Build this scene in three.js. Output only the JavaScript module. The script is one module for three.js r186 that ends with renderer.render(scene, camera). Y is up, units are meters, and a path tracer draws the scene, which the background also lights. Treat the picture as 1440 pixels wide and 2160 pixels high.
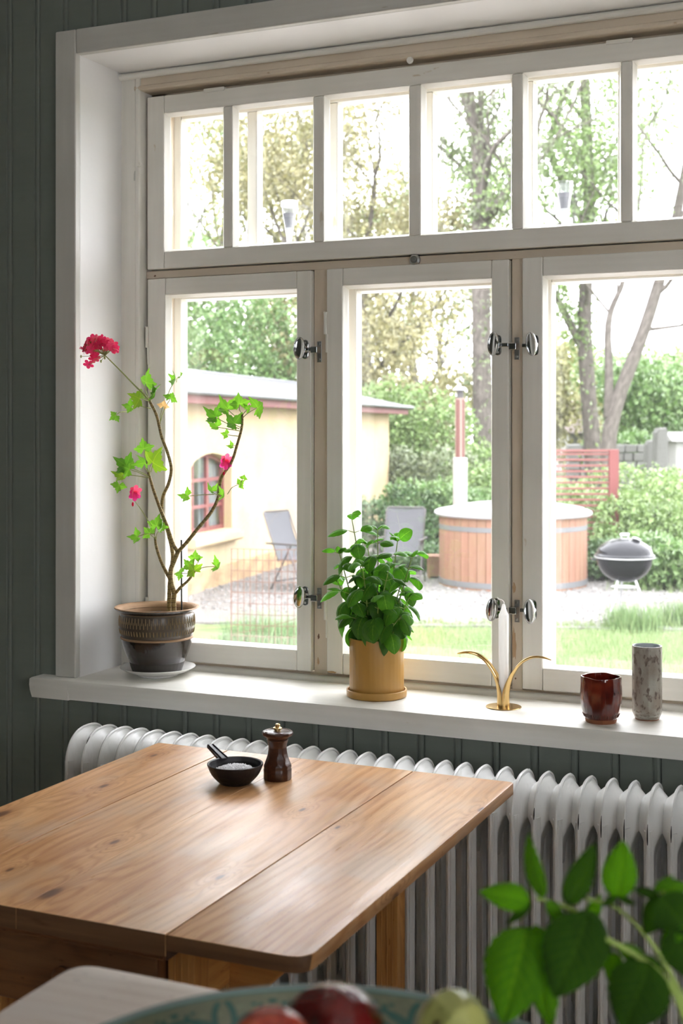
import * as THREE from 'three';
import { RoundedBoxGeometry } from 'three/addons/geometries/RoundedBoxGeometry.js';
import { mergeGeometries, mergeVertices, toCreasedNormals } from 'three/addons/utils/BufferGeometryUtils.js';
import { ImprovedNoise } from 'three/addons/math/ImprovedNoise.js';

// ------------------------------------------------------------------ camera, sky, exposure
const scene = new THREE.Scene();
const FPX = 2788, PX = 720, PY = 910, EYE = new THREE.Vector3(1.941, 1.42, 2.75), YAW = Math.atan(1233 / 2788);
const camera = new THREE.PerspectiveCamera(2 * Math.atan(1080 / FPX) * 180 / Math.PI, 1440 / 2160, 0.05, 500);
camera.position.copy(EYE);
camera.rotation.y = YAW;
camera.setViewOffset(1440, 2160, 0, 170, 1440, 2160);   // upright verticals: the lens is shifted down, the camera is level
camera.focus = 2.95;
camera.userData.fStop = 6.4;

const SKY = 1.0;
{ // bright overcast sky: an even layer of cloud, a little brighter overhead
  const W = 256, H = 128, d = new Float32Array(W * H * 4), n = new ImprovedNoise();
  for (let y = 0; y < H; y++) for (let x = 0; x < W; x++) {
    const up = ((y + .5) / H - .5) * Math.PI, a = (x + .5) / W * 2 * Math.PI, s = Math.max(0, Math.sin(up)), q = Math.cos(up);
    const c = 1 + .05 * n.noise(Math.cos(a) * q * 3, Math.sin(a) * q * 3, s * 3);
    const v = SKY * (.86 + .34 * s) * c, o = (y * W + x) * 4;
    d[o] = v * .985; d[o + 1] = v * .99; d[o + 2] = v * 1.045; d[o + 3] = 1;
  }
  const t = new THREE.DataTexture(d, W, H, THREE.RGBAFormat, THREE.FloatType);
  t.mapping = THREE.EquirectangularReflectionMapping; t.magFilter = THREE.LinearFilter; t.needsUpdate = true;
  scene.background = t;
}
const renderer = new THREE.WebGLRenderer({ antialias: true });
renderer.toneMapping = THREE.LinearToneMapping;
renderer.toneMappingExposure = 13.5;
renderer.shadowMap.enabled = true;

// ------------------------------------------------------------------ helpers
const V = (x, y, z) => new THREE.Vector3(x, y, z);
const rng = (seed) => () => { seed = (seed + 0x6D2B79F5) | 0; let t = Math.imul(seed ^ (seed >>> 15), 1 | seed); t = (t + Math.imul(t ^ (t >>> 7), 61 | t)) ^ t; return ((t ^ (t >>> 14)) >>> 0) / 4294967296; };
const noiseGen = new ImprovedNoise();
const nz = (x, y = 0, z = 0) => noiseGen.noise(x, y, z);
const fbm = (x, y, z = 0, o = 4) => { let s = 0, a = .5; for (let i = 0; i < o; i++) { s += a * nz(x, y, z + i * 7.3); x *= 2.03; y *= 2.03; a *= .5; } return s; };
const lerp = THREE.MathUtils.lerp, clamp = THREE.MathUtils.clamp, sst = THREE.MathUtils.smoothstep;
const used = {};
const numbered = (n) => { const k = used[n] = (used[n] ?? -1) + 1; return k ? `${n}_${String(k).padStart(3, '0')}` : n; };
function fwd(px, py) { // direction through a point of the photograph, one metre deep
  const s = Math.sin(YAW), c = Math.cos(YAW), u = (px - PX) / FPX;
  return V(-s + u * c, (PY - py) / FPX, -c - u * s);
}
const at = (px, py, t) => fwd(px, py).multiplyScalar(t).add(EYE);
const onZ = (px, py, z) => { const d = fwd(px, py); return d.multiplyScalar((z - EYE.z) / d.z).add(EYE); };
const onY = (px, py, y) => { const d = fwd(px, py); return d.multiplyScalar((y - EYE.y) / d.y).add(EYE); };
const shade = (m) => { m.castShadow = true; m.receiveShadow = true; return m; };
function mesh(name, geo, mat, parent, kind) {
  const m = shade(new THREE.Mesh(Array.isArray(geo) ? merge(geo) : geo, mat));
  m.name = parent === scene ? numbered(name) : childName(parent, name);
  if (kind) m.userData.kind = kind;
  parent.add(m); return m;
}
const kids = new Map();
function childName(p, n) { if (!kids.has(p)) kids.set(p, {}); const t = kids.get(p), k = t[n] = (t[n] ?? -1) + 1; return k ? `${n}_${String(k).padStart(3, '0')}` : n; }
function merge(list) {
  list = list.map((g) => { g = g.index ? g.toNonIndexed() : g; for (const k of Object.keys(g.attributes)) if (!['position', 'normal', 'uv'].includes(k)) g.deleteAttribute(k); if (!g.attributes.uv) g.setAttribute('uv', new THREE.BufferAttribute(new Float32Array(g.attributes.position.count * 2), 2)); return g; });
  return mergeGeometries(list);
}
function thing(name, label, category, pos = [0, 0, 0], turn = 0, group) {
  const o = new THREE.Group(); o.name = numbered(name); scene.add(o);
  o.position.set(...pos); o.rotation.y = turn; tag(o, label, category, group); return o;
}
function tag(o, label, category, group) { o.userData.label = label; o.userData.category = category; if (group) o.userData.group = group; return o; }
function struct(name, geo, mat) { return mesh(name, geo, mat, scene, 'structure'); }
function group(name, parent) { const g = new THREE.Group(); g.name = childName(parent, name); parent.add(g); return g; }

// uv in metres by the main direction of each face, u along the grain
function metric(g, along = 'x', du = 0, dv = 0) {
  g = g.index ? g.toNonIndexed() : g;
  const p = g.attributes.position, uv = new Float32Array(p.count * 2), A = V(), B = V(), C = V(), ax = 'xyz'.indexOf(along);
  for (let i = 0; i < p.count; i += 3) {
    A.fromBufferAttribute(p, i); B.fromBufferAttribute(p, i + 1).sub(A); C.fromBufferAttribute(p, i + 2).sub(A);
    const n = B.cross(C), a = [Math.abs(n.x), Math.abs(n.y), Math.abs(n.z)], m = a.indexOf(Math.max(...a));
    const o = [0, 1, 2].filter((k) => k !== m), u = m === ax ? o[0] : ax, v = o.find((k) => k !== u);
    for (let k = 0; k < 3; k++) { const q = [p.getX(i + k), p.getY(i + k), p.getZ(i + k)]; uv[(i + k) * 2] = q[u] * (m === ax ? .25 : 1) + du; uv[(i + k) * 2 + 1] = q[v] + dv; }
  }
  g.setAttribute('uv', new THREE.BufferAttribute(uv, 2)); return g;
}
// box between two corners with rounded edges
function bar(x0, x1, y0, y1, z0, z1, r = .003, along, seg = 1) {
  const w = x1 - x0, h = y1 - y0, d = z1 - z0, g = new RoundedBoxGeometry(w, h, d, seg, Math.min(r, w * .45, h * .45, d * .45));
  g.translate((x0 + x1) / 2, (y0 + y1) / 2, (z0 + z1) / 2);
  return metric(g, along ?? (w >= h && w >= d ? 'x' : h >= d ? 'y' : 'z'));
}
// outline points [a, b] swept straight along an axis
function prism(points, depth, bevel = 0, curve = 4) {
  const s = points instanceof THREE.Shape ? points : new THREE.Shape(points.map(([a, b]) => new THREE.Vector2(a, b)));
  return new THREE.ExtrudeGeometry(s, { depth: depth - 2 * bevel, bevelEnabled: bevel > 0, bevelThickness: bevel, bevelSize: bevel, bevelOffset: -bevel, bevelSegments: 2, curveSegments: curve }).translate(0, 0, bevel);
}
function lathe(points, seg = 48, smoothAngle = .6) {
  const g = new THREE.LatheGeometry(points.map(([r, y]) => new THREE.Vector2(Math.max(r, 0), y)), seg);
  const uv = g.attributes.uv.clone();
  const c = toCreasedNormals(g, smoothAngle); return c;
}
const curve = (pts) => new THREE.CatmullRomCurve3(pts, false, 'centripetal');
function smooth2(pts, n = 24) { return new THREE.SplineCurve(pts.map(([a, b]) => new THREE.Vector2(a, b))).getPoints(n).map((p) => [p.x, p.y]); }
// tapering tube along points
function tube(pts, radii, radial = 7, steps = 0, cap = true) {
  if (typeof radii === 'number') radii = [radii, radii];
  if (steps) { const c = curve(pts); pts = c.getPoints(steps); }
  const n = pts.length, pos = [], idx = [], uv = [], T = V(), N = V(), B = V(); let len = 0;
  let ref = Math.abs(pts[n - 1].clone().sub(pts[0]).normalize().y) > .9 ? V(1, 0, 0) : V(0, 1, 0);
  for (let i = 0; i < n; i++) {
    T.copy(pts[Math.min(i + 1, n - 1)]).sub(pts[Math.max(i - 1, 0)]).normalize();
    N.copy(ref).addScaledVector(T, -ref.dot(T)).normalize(); ref = N.clone(); B.crossVectors(T, N);
    const f = i / (n - 1) * (radii.length - 1), k = Math.min(Math.floor(f), radii.length - 2), r = lerp(radii[k], radii[k + 1], f - k);
    if (i) len += pts[i].distanceTo(pts[i - 1]);
    for (let j = 0; j <= radial; j++) { const a = j / radial * 2 * Math.PI, c = Math.cos(a) * r, s = Math.sin(a) * r; pos.push(pts[i].x + N.x * c + B.x * s, pts[i].y + N.y * c + B.y * s, pts[i].z + N.z * c + B.z * s); uv.push(len, j / radial * 2 * Math.PI * r); }
  }
  const w = radial + 1;
  for (let i = 0; i < n - 1; i++) for (let j = 0; j < radial; j++) idx.push(i * w + j, i * w + j + 1, (i + 1) * w + j, (i + 1) * w + j, i * w + j + 1, (i + 1) * w + j + 1);
  if (cap) for (const [i, flip] of [[0, 0], [n - 1, 1]]) { const c = pos.length / 3; pos.push(pts[i].x, pts[i].y, pts[i].z); uv.push(0, 0); for (let j = 0; j < radial; j++) flip ? idx.push(c, i * w + j, i * w + j + 1) : idx.push(c, i * w + j + 1, i * w + j); }
  const g = new THREE.BufferGeometry();
  g.setAttribute('position', new THREE.Float32BufferAttribute(pos, 3)); g.setAttribute('uv', new THREE.Float32BufferAttribute(uv, 2)); g.setIndex(idx); g.computeVertexNormals(); return g;
}
const rod = (a, b, r, radial = 8) => tube([a, b], [r, r], radial);
// basis: length of a leaf or the like along dir, its face towards up
function orient(o, base, dir, up, s = 1, sx = 1) {
  const Y = dir.clone().normalize(), Z = up.clone().addScaledVector(Y, -up.dot(Y)).normalize(), X = V().crossVectors(Y, Z);
  o.matrixAutoUpdate = true; o.setRotationFromMatrix(new THREE.Matrix4().makeBasis(X, Y, Z)); o.position.copy(base); o.scale.set(s * sx, s, s); return o;
}
function grid(nu, nv, f) { // f(u, v) -> [x, y, z]
  const pos = [], uv = [], idx = [];
  for (let i = 0; i <= nu; i++) for (let j = 0; j <= nv; j++) { pos.push(...f(i / nu, j / nv)); uv.push(i / nu, j / nv); }
  for (let i = 0; i < nu; i++) for (let j = 0; j < nv; j++) { const a = i * (nv + 1) + j, b = a + nv + 1; idx.push(a, b, a + 1, b, b + 1, a + 1); }
  const g = new THREE.BufferGeometry(); g.setAttribute('position', new THREE.Float32BufferAttribute(pos, 3)); g.setAttribute('uv', new THREE.Float32BufferAttribute(uv, 2)); g.setIndex(idx); g.computeVertexNormals(); return g;
}
function lumpy(g, amp, freq, seed = 0) { // pushes vertices along their normals
  g = mergeVertices(g); g.computeVertexNormals();
  const p = g.attributes.position, n = g.attributes.normal;
  for (let i = 0; i < p.count; i++) { const k = amp * fbm(p.getX(i) * freq + seed, p.getY(i) * freq, p.getZ(i) * freq, 3); p.setXYZ(i, p.getX(i) + n.getX(i) * k, p.getY(i) + n.getY(i) * k, p.getZ(i) + n.getZ(i) * k); }
  g.computeVertexNormals(); return g;
}
// gives the faces that look along an axis a second material
function endGrain(g, axis = 'z', only = 0) {
  g = g.index ? g.toNonIndexed() : g; const n = g.attributes.normal, c = 'xyz'.indexOf(axis), order = [[], []];
  for (let i = 0; i < n.count; i += 3) { const v = (n.array[i * 3 + c] + n.array[i * 3 + 3 + c] + n.array[i * 3 + 6 + c]) / 3; order[(only ? v * only : Math.abs(v)) > .3 ? 1 : 0].push(i); }
  const out = new THREE.BufferGeometry(), list = [...order[0], ...order[1]];
  for (const k of ['position', 'normal', 'uv']) { const a = g.attributes[k], d = new Float32Array(a.count * a.itemSize); let o = 0; for (const i of list) for (let q = 0; q < 3 * a.itemSize; q++) d[o++] = a.array[i * a.itemSize + q]; out.setAttribute(k, new THREE.BufferAttribute(d, a.itemSize)); }
  out.addGroup(0, order[0].length * 3, 0); out.addGroup(order[0].length * 3, order[1].length * 3, 1); return out;
}
// ------------------------------------------------------------------ textures
function tex(w, h, f, color = true, rx = 1, ry = 1) {
  const d = new Uint8Array(w * h * 4);
  for (let y = 0; y < h; y++) for (let x = 0; x < w; x++) {
    const c = f(x / w, y / h), o = (y * w + x) * 4;
    if (typeof c === 'number') d[o] = d[o + 1] = d[o + 2] = clamp(c, 0, 1) * 255; else for (let k = 0; k < 3; k++) d[o + k] = clamp(c[k], 0, 1) * 255;
    d[o + 3] = 255;
  }
  const t = new THREE.DataTexture(d, w, h); t.magFilter = THREE.LinearFilter; t.wrapS = t.wrapT = THREE.RepeatWrapping; t.repeat.set(rx, ry);
  if (color) t.colorSpace = THREE.SRGBColorSpace; t.needsUpdate = true; return t;
}
const mix3 = (a, b, t) => [lerp(a[0], b[0], t), lerp(a[1], b[1], t), lerp(a[2], b[2], t)];
const rep = (f, p) => (x, y) => { const a = f(x, y), b = f(x - p, y), c = f(x, y - p), d = f(x - p, y - p), u = sst(x / p, .8, 1), v = sst(y / p, .8, 1); return lerp(lerp(a, b, u), lerp(c, d, u), v); };
// pine: 1 m along the grain by 1 m across, with the knots given as [u, v, size]
function pineTex(w, h, knots, seed, pale, deep, knotC, grey) {
  return tex(w, h, (u, v) => {
    let phase = v * 46 + 3.2 * fbm(u * 1.3 + seed, v * 5, 0, 3) + 6 * fbm(u * .5, v * 2.2 + seed, 3, 2), kn = 0, halo = 0;
    for (const [ku, kv, s] of knots) { const a = (u - ku) / (s * 2.6), b = (v - kv) / s, d = a * a + b * b; phase += 5.5 * Math.sign(b || 1) * Math.exp(-d * .28) * (1 - Math.exp(-Math.abs(b) * 2)); kn = Math.max(kn, Math.exp(-Math.pow(d * 5, 2))); halo = Math.max(halo, Math.exp(-d * 1.1)); }
    const ring = Math.pow(.5 + .5 * Math.sin(phase * 2 * Math.PI), 2.2), fine = fbm(u * 14, v * 420, seed, 3), streak = fbm(u * 3 + 9, v * 60, seed, 3), patch = fbm(u * 3.1 + seed * 2, v * 5.5, 5, 3), wear = sst(fbm(u * 4 + 20, v * 7 + seed, 9, 4), .02, .3);
    let c = mix3(pale, deep, clamp(.30 * ring + .4 * fine + .5 * streak + .22 + .7 * patch, 0, 1));
    c = mix3(c, grey, wear * .42);
    c = mix3(c, deep, halo * .45);
    c = mix3(c, knotC, clamp(kn * (1 + fine) + halo * .12 * ring, 0, 1) * .85);
    const pore = sst(fbm(u * 40, v * 700, 31, 2), .30, .42) * .14; return [c[0] - pore, c[1] - pore, c[2] - pore];
  });
}
const M = {};
const std = (name, o) => { const m = new THREE.MeshStandardMaterial(o); m.name = name; return M[name] = m; };
const phy = (name, o) => { const m = new THREE.MeshPhysicalMaterial(o); m.name = name; return M[name] = m; };
const C = (r, g, b) => new THREE.Color().setRGB(r, g, b);
const brush = tex(512, 512, rep((x, y) => .5 + .5 * fbm(x * 6, y * 90, 2, 4) + .25 * fbm(x * 9, y * 9, 5, 3), 1), false);
const plaster = tex(512, 512, rep((x, y) => .5 + .6 * fbm(x * 12, y * 12, 2, 5), 1), false);
// old gloss paint: faint streaks, and worn through here and there
const paintTex = (base, under, amount, seed) => tex(512, 512, rep2((u, v) => {
  const s = fbm(u * 3 + seed, v * 60, 1, 3) * .035 + fbm(u * 5, v * 5 + seed, 4, 4) * .05, w = sst(fbm(u * 9 + seed, v * 30, 8, 5), amount, amount + .06);
  return mix3([base[0] + s, base[1] + s, base[2] + s * 1.1], under, w * .75);
}));
function rep2(f) { return (x, y) => { const u = sst(x, .85, 1), v = sst(y, .85, 1); if (!u && !v) return f(x, y); const a = f(x, y), b = u ? f(x - 1, y) : a, c = v ? f(x, y - 1) : a, d = u && v ? f(x - 1, y - 1) : u ? b : c; return mix3(mix3(a, b, u), mix3(c, d, u), v); }; }
const whiteWear = paintTex([.905, .898, .875], [.78, .73, .64], .40, 3), creamWear = paintTex([.845, .79, .71], [.68, .57, .44], .37, 11);
std('white_paint', { color: C(1.04, 1.03, 1.0), map: whiteWear, roughness: .42, bumpMap: brush, bumpScale: .0006 });
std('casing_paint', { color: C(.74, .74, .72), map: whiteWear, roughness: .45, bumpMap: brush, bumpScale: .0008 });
std('cream_paint', { map: creamWear, roughness: .5, bumpMap: brush, bumpScale: .0006 });
std('reveal_paint', { color: C(.83, .825, .81), roughness: .55, bumpMap: plaster, bumpScale: .0012 });
const wallTex = tex(512, 512, rep2((u, v) => { const s = .02 * fbm(u * 8, v * 8, 2, 4) + .012 * fbm(u * 90, v * 7, 5, 2); return [.455 + s, .485 + s, .455 + s]; }));
std('wall_paint', { map: wallTex, roughness: .5, bumpMap: brush, bumpScale: .0005 });
std('ceiling_paint', { color: C(.78, .78, .76), roughness: .9, bumpMap: plaster, bumpScale: .001 });
std('masonry', { color: C(.55, .52, .47), roughness: .95, bumpMap: plaster, bumpScale: .004 });
const floorTex = tex(512, 512, rep2((u, v) => { const g = .5 + .5 * Math.sin((v * 30 + 2 * fbm(u * 2, v * 6, 0, 3)) * 6.28); return mix3([.84, .73, .58], [.72, .60, .45], .5 * g + .4 * fbm(u * 5, v * 80, 3, 3)); }));
std('floor_wood', { map: floorTex, roughness: .4 });
phy('pane_glass', { color: C(.96, .965, .965), transmission: 1, thickness: 0, roughness: 0, ior: 1.5 });
phy('old_glass', { color: C(.965, .965, .965), transmission: 1, thickness: 0, roughness: .066, ior: 1.45, bumpMap: tex(256, 256, rep((x, y) => .5 + .5 * fbm(x * 3, y * 3, 2, 2), 1), false), bumpScale: .0006 });
std('chrome', { color: C(.46, .465, .465), metalness: 1, roughness: .1 });
std('steel', { color: C(.42, .42, .41), metalness: 1, roughness: .32 });
std('radiator_enamel', { color: C(.84, .84, .82), roughness: .28, bumpMap: plaster, bumpScale: .0008 });
std('chipped_iron', { color: C(.05, .045, .045), roughness: .7 });

// ------------------------------------------------------------------ the room
const X0 = -.95, X1 = 3.7, ZB = 4.5, CEIL = 2.72, WX0 = 0, WX1 = 1.64, WY0 = .78, WY1 = 2.362, WT = -.40;
struct('floor', metric(new THREE.BoxGeometry(X1 - X0 + .6, .12, ZB + .3).translate((X0 + X1) / 2, -.06, ZB / 2 + .15), 'x'), M.floor_wood);
struct('ceiling', metric(new THREE.BoxGeometry(X1 - X0 + .6, .15, ZB + .9).translate((X0 + X1) / 2, CEIL + .075, ZB / 2 - .15)), M.ceiling_paint);
const core = (a, b, c, d) => metric(new THREE.BoxGeometry(b - a, d - c, WT * -1 - .035).translate((a + b) / 2, (c + d) / 2, (WT - .035) / 2));
const wall = struct('wall_window', [core(X0 - .3, WX0 - .02, -.12, CEIL), core(WX1 + .02, X1 + .3, -.12, CEIL), core(WX0 - .02, WX1 + .02, -.12, WY0 - .03), core(WX0 - .02, WX1 + .02, WY1 + .02, CEIL)], M.masonry);
// tongue-and-groove boards with a bead along one edge; the faces stand at z = -0.018
const PW = .0868;
function board(x, y0, y1) {
  const w = PW - .0012, prof = [[0, -.014], [0, -.0025], [.002, 0], [w - .0175, 0], [w - .0155, -.004], [w - .014, -.004]];
  for (let k = 0; k <= 6; k++) { const a = Math.PI * (1 - k / 6); prof.push([w - .0075 + .0062 * Math.cos(a), -.003 + .0034 * Math.sin(a)]); }
  prof.push([w - .0004, -.004], [w, -.014]);
  return metric(mapPoints(prism(prof, y1 - y0), (a, b, c) => [x + a, y0 + c, b - .018]), 'y');
}
{ // prism runs along +z; turned so that it runs along +y and its outline's second axis points into the room (+z)
  const shared = {};
  const b = (x, y0, y1) => { const k = y0 + ',' + y1; if (!shared[k]) { const w = PW - .0012, g0 = board(0, 0, y1 - y0); shared[k] = g0; } const m = mesh('plank', shared[k], M.wall_paint, wall); m.position.set(x, y0, 0); return m; };
  for (let i = -9; i < 42; i++) {
    const x = -.036 + i * PW - .0;
    if (x + PW < X0 || x > X1 - .02) continue;
    if (x < -.11 || x > WX1 + .03) b(x, .0, CEIL); else if (x < -.062) b(x, 0, CEIL);
    else { b(x, 0, WY0 - .0); b(x, WY1 + .02, CEIL); }
  }
}
const slab = (name, g, m) => struct(name, metric(g), m);
// other walls: the left one closed, the ones beside and behind the camera with an added, unseen window each as fill light
slab('wall_left', new THREE.BoxGeometry(.3, CEIL + .12, ZB).translate(X0 - .15, CEIL / 2 - .06, ZB / 2), M.wall_paint);
function holed(w, h, a, b, c, d, depth) { const s = new THREE.Shape([[0, 0], [w, 0], [w, h], [0, h]].map((p) => new THREE.Vector2(...p))); s.holes.push(new THREE.Path([[a, c], [a, d], [b, d], [b, c]].map((p) => new THREE.Vector2(...p)))); return prism(s, depth); }
const RW = [2.3, 3.6, 1.0, 2.06], BW = [2.05, 2.95, 1.05, 2.0];
struct('wall_right', metric(holed(ZB, CEIL, RW[0], RW[1], RW[2], RW[3], .3).rotateY(-Math.PI / 2).translate(X1 + .3, 0, 0)), M.wall_paint);
struct('wall_back', metric(holed(X1 - X0 + .6, CEIL, BW[0] - X0 + .3, BW[1] - X0 + .3, BW[2], BW[3], .3).translate(X0 - .3, 0, ZB)), M.wall_paint);
function fillWindow(name, w, h, place) {
  const g = new THREE.Group(); g.name = numbered(name); g.userData.kind = 'structure'; scene.add(g); place(g);
  for (const [a, b, c, d] of [[0, .05, 0, h], [w - .05, w, 0, h], [w / 2 - .03, w / 2 + .03, .05, h - .05]]) mesh('stile', bar(a, b, c, d, -.03, .03), M.white_paint, g);
  for (const [c, d] of [[0, .05], [h - .05, h]]) mesh('rail', bar(.05, w - .05, c, d, -.03, .03), M.white_paint, g);
  for (const [a, b] of [[.05, w / 2 - .03], [w / 2 + .03, w - .05]]) mesh('pane', new THREE.BoxGeometry(b - a, h - .1, .002).translate((a + b) / 2, h / 2, 0), M.pane_glass, g);
}
// ------------------------------------------------------------------ the big window
const win = new THREE.Group(); win.name = 'window_1'; win.userData.kind = 'structure'; scene.add(win);
const Zf = -.22, Zb = -.257; // room side and back of the inner sashes
{
  const fr = group('frame', win), P = M.cream_paint;
  // jambs and head: a beaded front strip, a rebate behind the sash edge, the lining between inner and outer sash
  for (const s of [0, 1]) {
    const mir = (a, b) => s ? [WX1 - b, WX1 - a] : [a, b];
    mesh('jamb', [bar(...mir(.055, .105), .78, 2.36, -.30, -.259, .002, 'y')], P, fr);
    mesh('jamb', [bar(...mir(-.02, .05), .78, 2.37, -.36, -.204, .004, 'y'), bar(...mir(.044, .060), .78, 2.36, -.34, -.198, .006, 'y')], M.white_paint, fr);
    mesh('jamb', bar(...mir(.058, .09), .78, 2.36, -.36, -.297, .002, 'y'), M.white_paint, fr);
  }
  mesh('head', [bar(.04, WX1 - .04, 2.322, 2.372, -.36, -.204, .004, 'x'), bar(.04, WX1 - .04, 2.312, 2.326, -.34, -.198, .006, 'x'), bar(.05, WX1 - .05, 2.265, 2.32, -.30, -.259, .002)], P, fr);
  mesh('head_bead', tube([V(0, 2.352, -.2), V(WX1, 2.352, -.2)], .009, 10), M.white_paint, fr);
  mesh('transom', [bar(.05, WX1 - .05, 1.822, 1.842, -.27, -.232, .002, 'x'), bar(.05, WX1 - .05, 1.795, 1.87, -.30, -.2585, .002, 'x')], P, fr);
  for (const [a, b] of [[.547, .584], [1.056, 1.082]]) mesh('mullion', [bar(a, b, .80, 1.824, -.27, -.234, .002, 'y'), bar(a - .012, b + .012, .80, 1.80, -.30, -.2585, .002, 'y')], P, fr);
  mesh('bottom_rail', [bar(.03, WX1 - .03, .79, .819, -.34, -.231, .003, 'x')], P, fr);
  mesh('bottom_bead', [bar(.0, WX1, .795, .817, -.232, -.203, .009, 'x', 2)], M.casing_paint, fr);
}
// a mitred strip that slopes from the face of a sash to its glass, along one side of an opening
function putty(x0, x1, y0, y1, side, w, zf, zg) {
  const o = { l: [[x0, y0], [x0, y1], [x0 + w, y1 - w], [x0 + w, y0 + w]], r: [[x1, y1], [x1, y0], [x1 - w, y0 + w], [x1 - w, y1 - w]], b: [[x1, y0], [x0, y0], [x0 + w, y0 + w], [x1 - w, y0 + w]], t: [[x0, y1], [x1, y1], [x1 - w, y1 - w], [x0 + w, y1 - w]] }[side];
  const p = [], q = (a, b, c) => p.push(...a, ...b, ...c), z = [zf, zf, zg, zg], v = o.map(([x, y], i) => [x, y, z[i]]), k = o.map(([x, y]) => [x, y, zg - .002]);
  q(v[0], v[2], v[1]); q(v[0], v[3], v[2]); q(v[2], k[2], k[3]); q(v[2], k[3], v[3]);
  const g = new THREE.BufferGeometry(); g.setAttribute('position', new THREE.Float32BufferAttribute(p, 3)); g.computeVertexNormals(); return metric(g, side === 'l' || side === 'r' ? 'y' : 'x');
}
function sash(name, x0, x1, y0, y1, panes, py0, py1, zf, zb, glass, paint, w = .007) {
  const s = group(name, win), zg = zb + (zf - zb) * .42, px0 = panes[0][0], px1 = panes[panes.length - 1][1];
  const strips = { stile: [], rail: [] };
  const e = .0004;
  const pl = panes.map((q) => q);
  mesh('stile', [bar(x0, px0, y0, y1, zb, zf, .003, 'y'), putty(px0, panes[0][1], py0, py1, 'l', w, zf - .002, zg)], paint, s);
  mesh('stile', [bar(px1, x1, y0, y1, zb, zf, .003, 'y'), putty(panes[panes.length - 1][0], px1, py0, py1, 'r', w, zf - .002, zg)], paint, s);
  mesh('rail', [bar(px0 + e, px1 - e, y0, py0, zb, zf - .0004, .003, 'x'), ...pl.map(([a, b]) => putty(a, b, py0, py1, 'b', w, zf - .002, zg))], paint, s);
  mesh('rail', [bar(px0 + e, px1 - e, py1, y1, zb, zf - .0004, .003, 'x'), ...pl.map(([a, b]) => putty(a, b, py0, py1, 't', w, zf - .002, zg))], paint, s);
  for (let i = 0; i + 1 < panes.length; i++) mesh('muntin', [bar(panes[i][1], panes[i + 1][0], py0, py1, zb, zf - .001, .004, 'y'), putty(panes[i][0], panes[i][1], py0, py1, 'r', w, zf - .002, zg), putty(panes[i + 1][0], panes[i + 1][1], py0, py1, 'l', w, zf - .002, zg)], paint, s);
  for (const [a, b] of panes) mesh('pane', new THREE.BoxGeometry(b - a, py1 - py0, .0016).translate((a + b) / 2, (py0 + py1) / 2, zg - .003), glass, s);
  return s;
}
const upperPanes = [[.12, .296], [.323, .55], [.579, .804], [.834, 1.059], [1.086, 1.313], [1.339, 1.516]];
const upper = sash('sash', .069, 1.567, 1.845, 2.298, upperPanes, 1.890, 2.251, Zf, Zb, M.pane_glass, M.white_paint);
const L1 = sash('sash', .070, .545, .823, 1.820, [[.124, .505]], .874, 1.776, Zf, Zb, M.pane_glass, M.white_paint);
const L2 = sash('sash', .587, 1.053, .823, 1.821, [[.630, 1.011]], .874, 1.778, Zf, Zb, M.pane_glass, M.white_paint);
const L3 = sash('sash', 1.085, 1.568, .823, 1.822, [[1.133, 1.514]], .874, 1.778, Zf, Zb, M.pane_glass, M.white_paint);
const Zo = -.299, Zob = -.336;
sash('outer_sash', .088, 1.552, 1.845, 2.298, [[.124, .324], [.352, .552], [.581, .808], [.836, 1.062], [1.088, 1.29], [1.316, 1.516]], 1.893, 2.252, Zo, Zob, M.old_glass, M.white_paint, .005);
for (const [a, b, c, d] of [[.088, .545, .124, .505], [.587, 1.053, .633, 1.011], [1.085, 1.552, 1.133, 1.514]]) sash('outer_sash', a, b, .823, 1.820, [[c, d]], .862, 1.772, Zo, Zob, M.old_glass, M.white_paint, .005);
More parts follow.
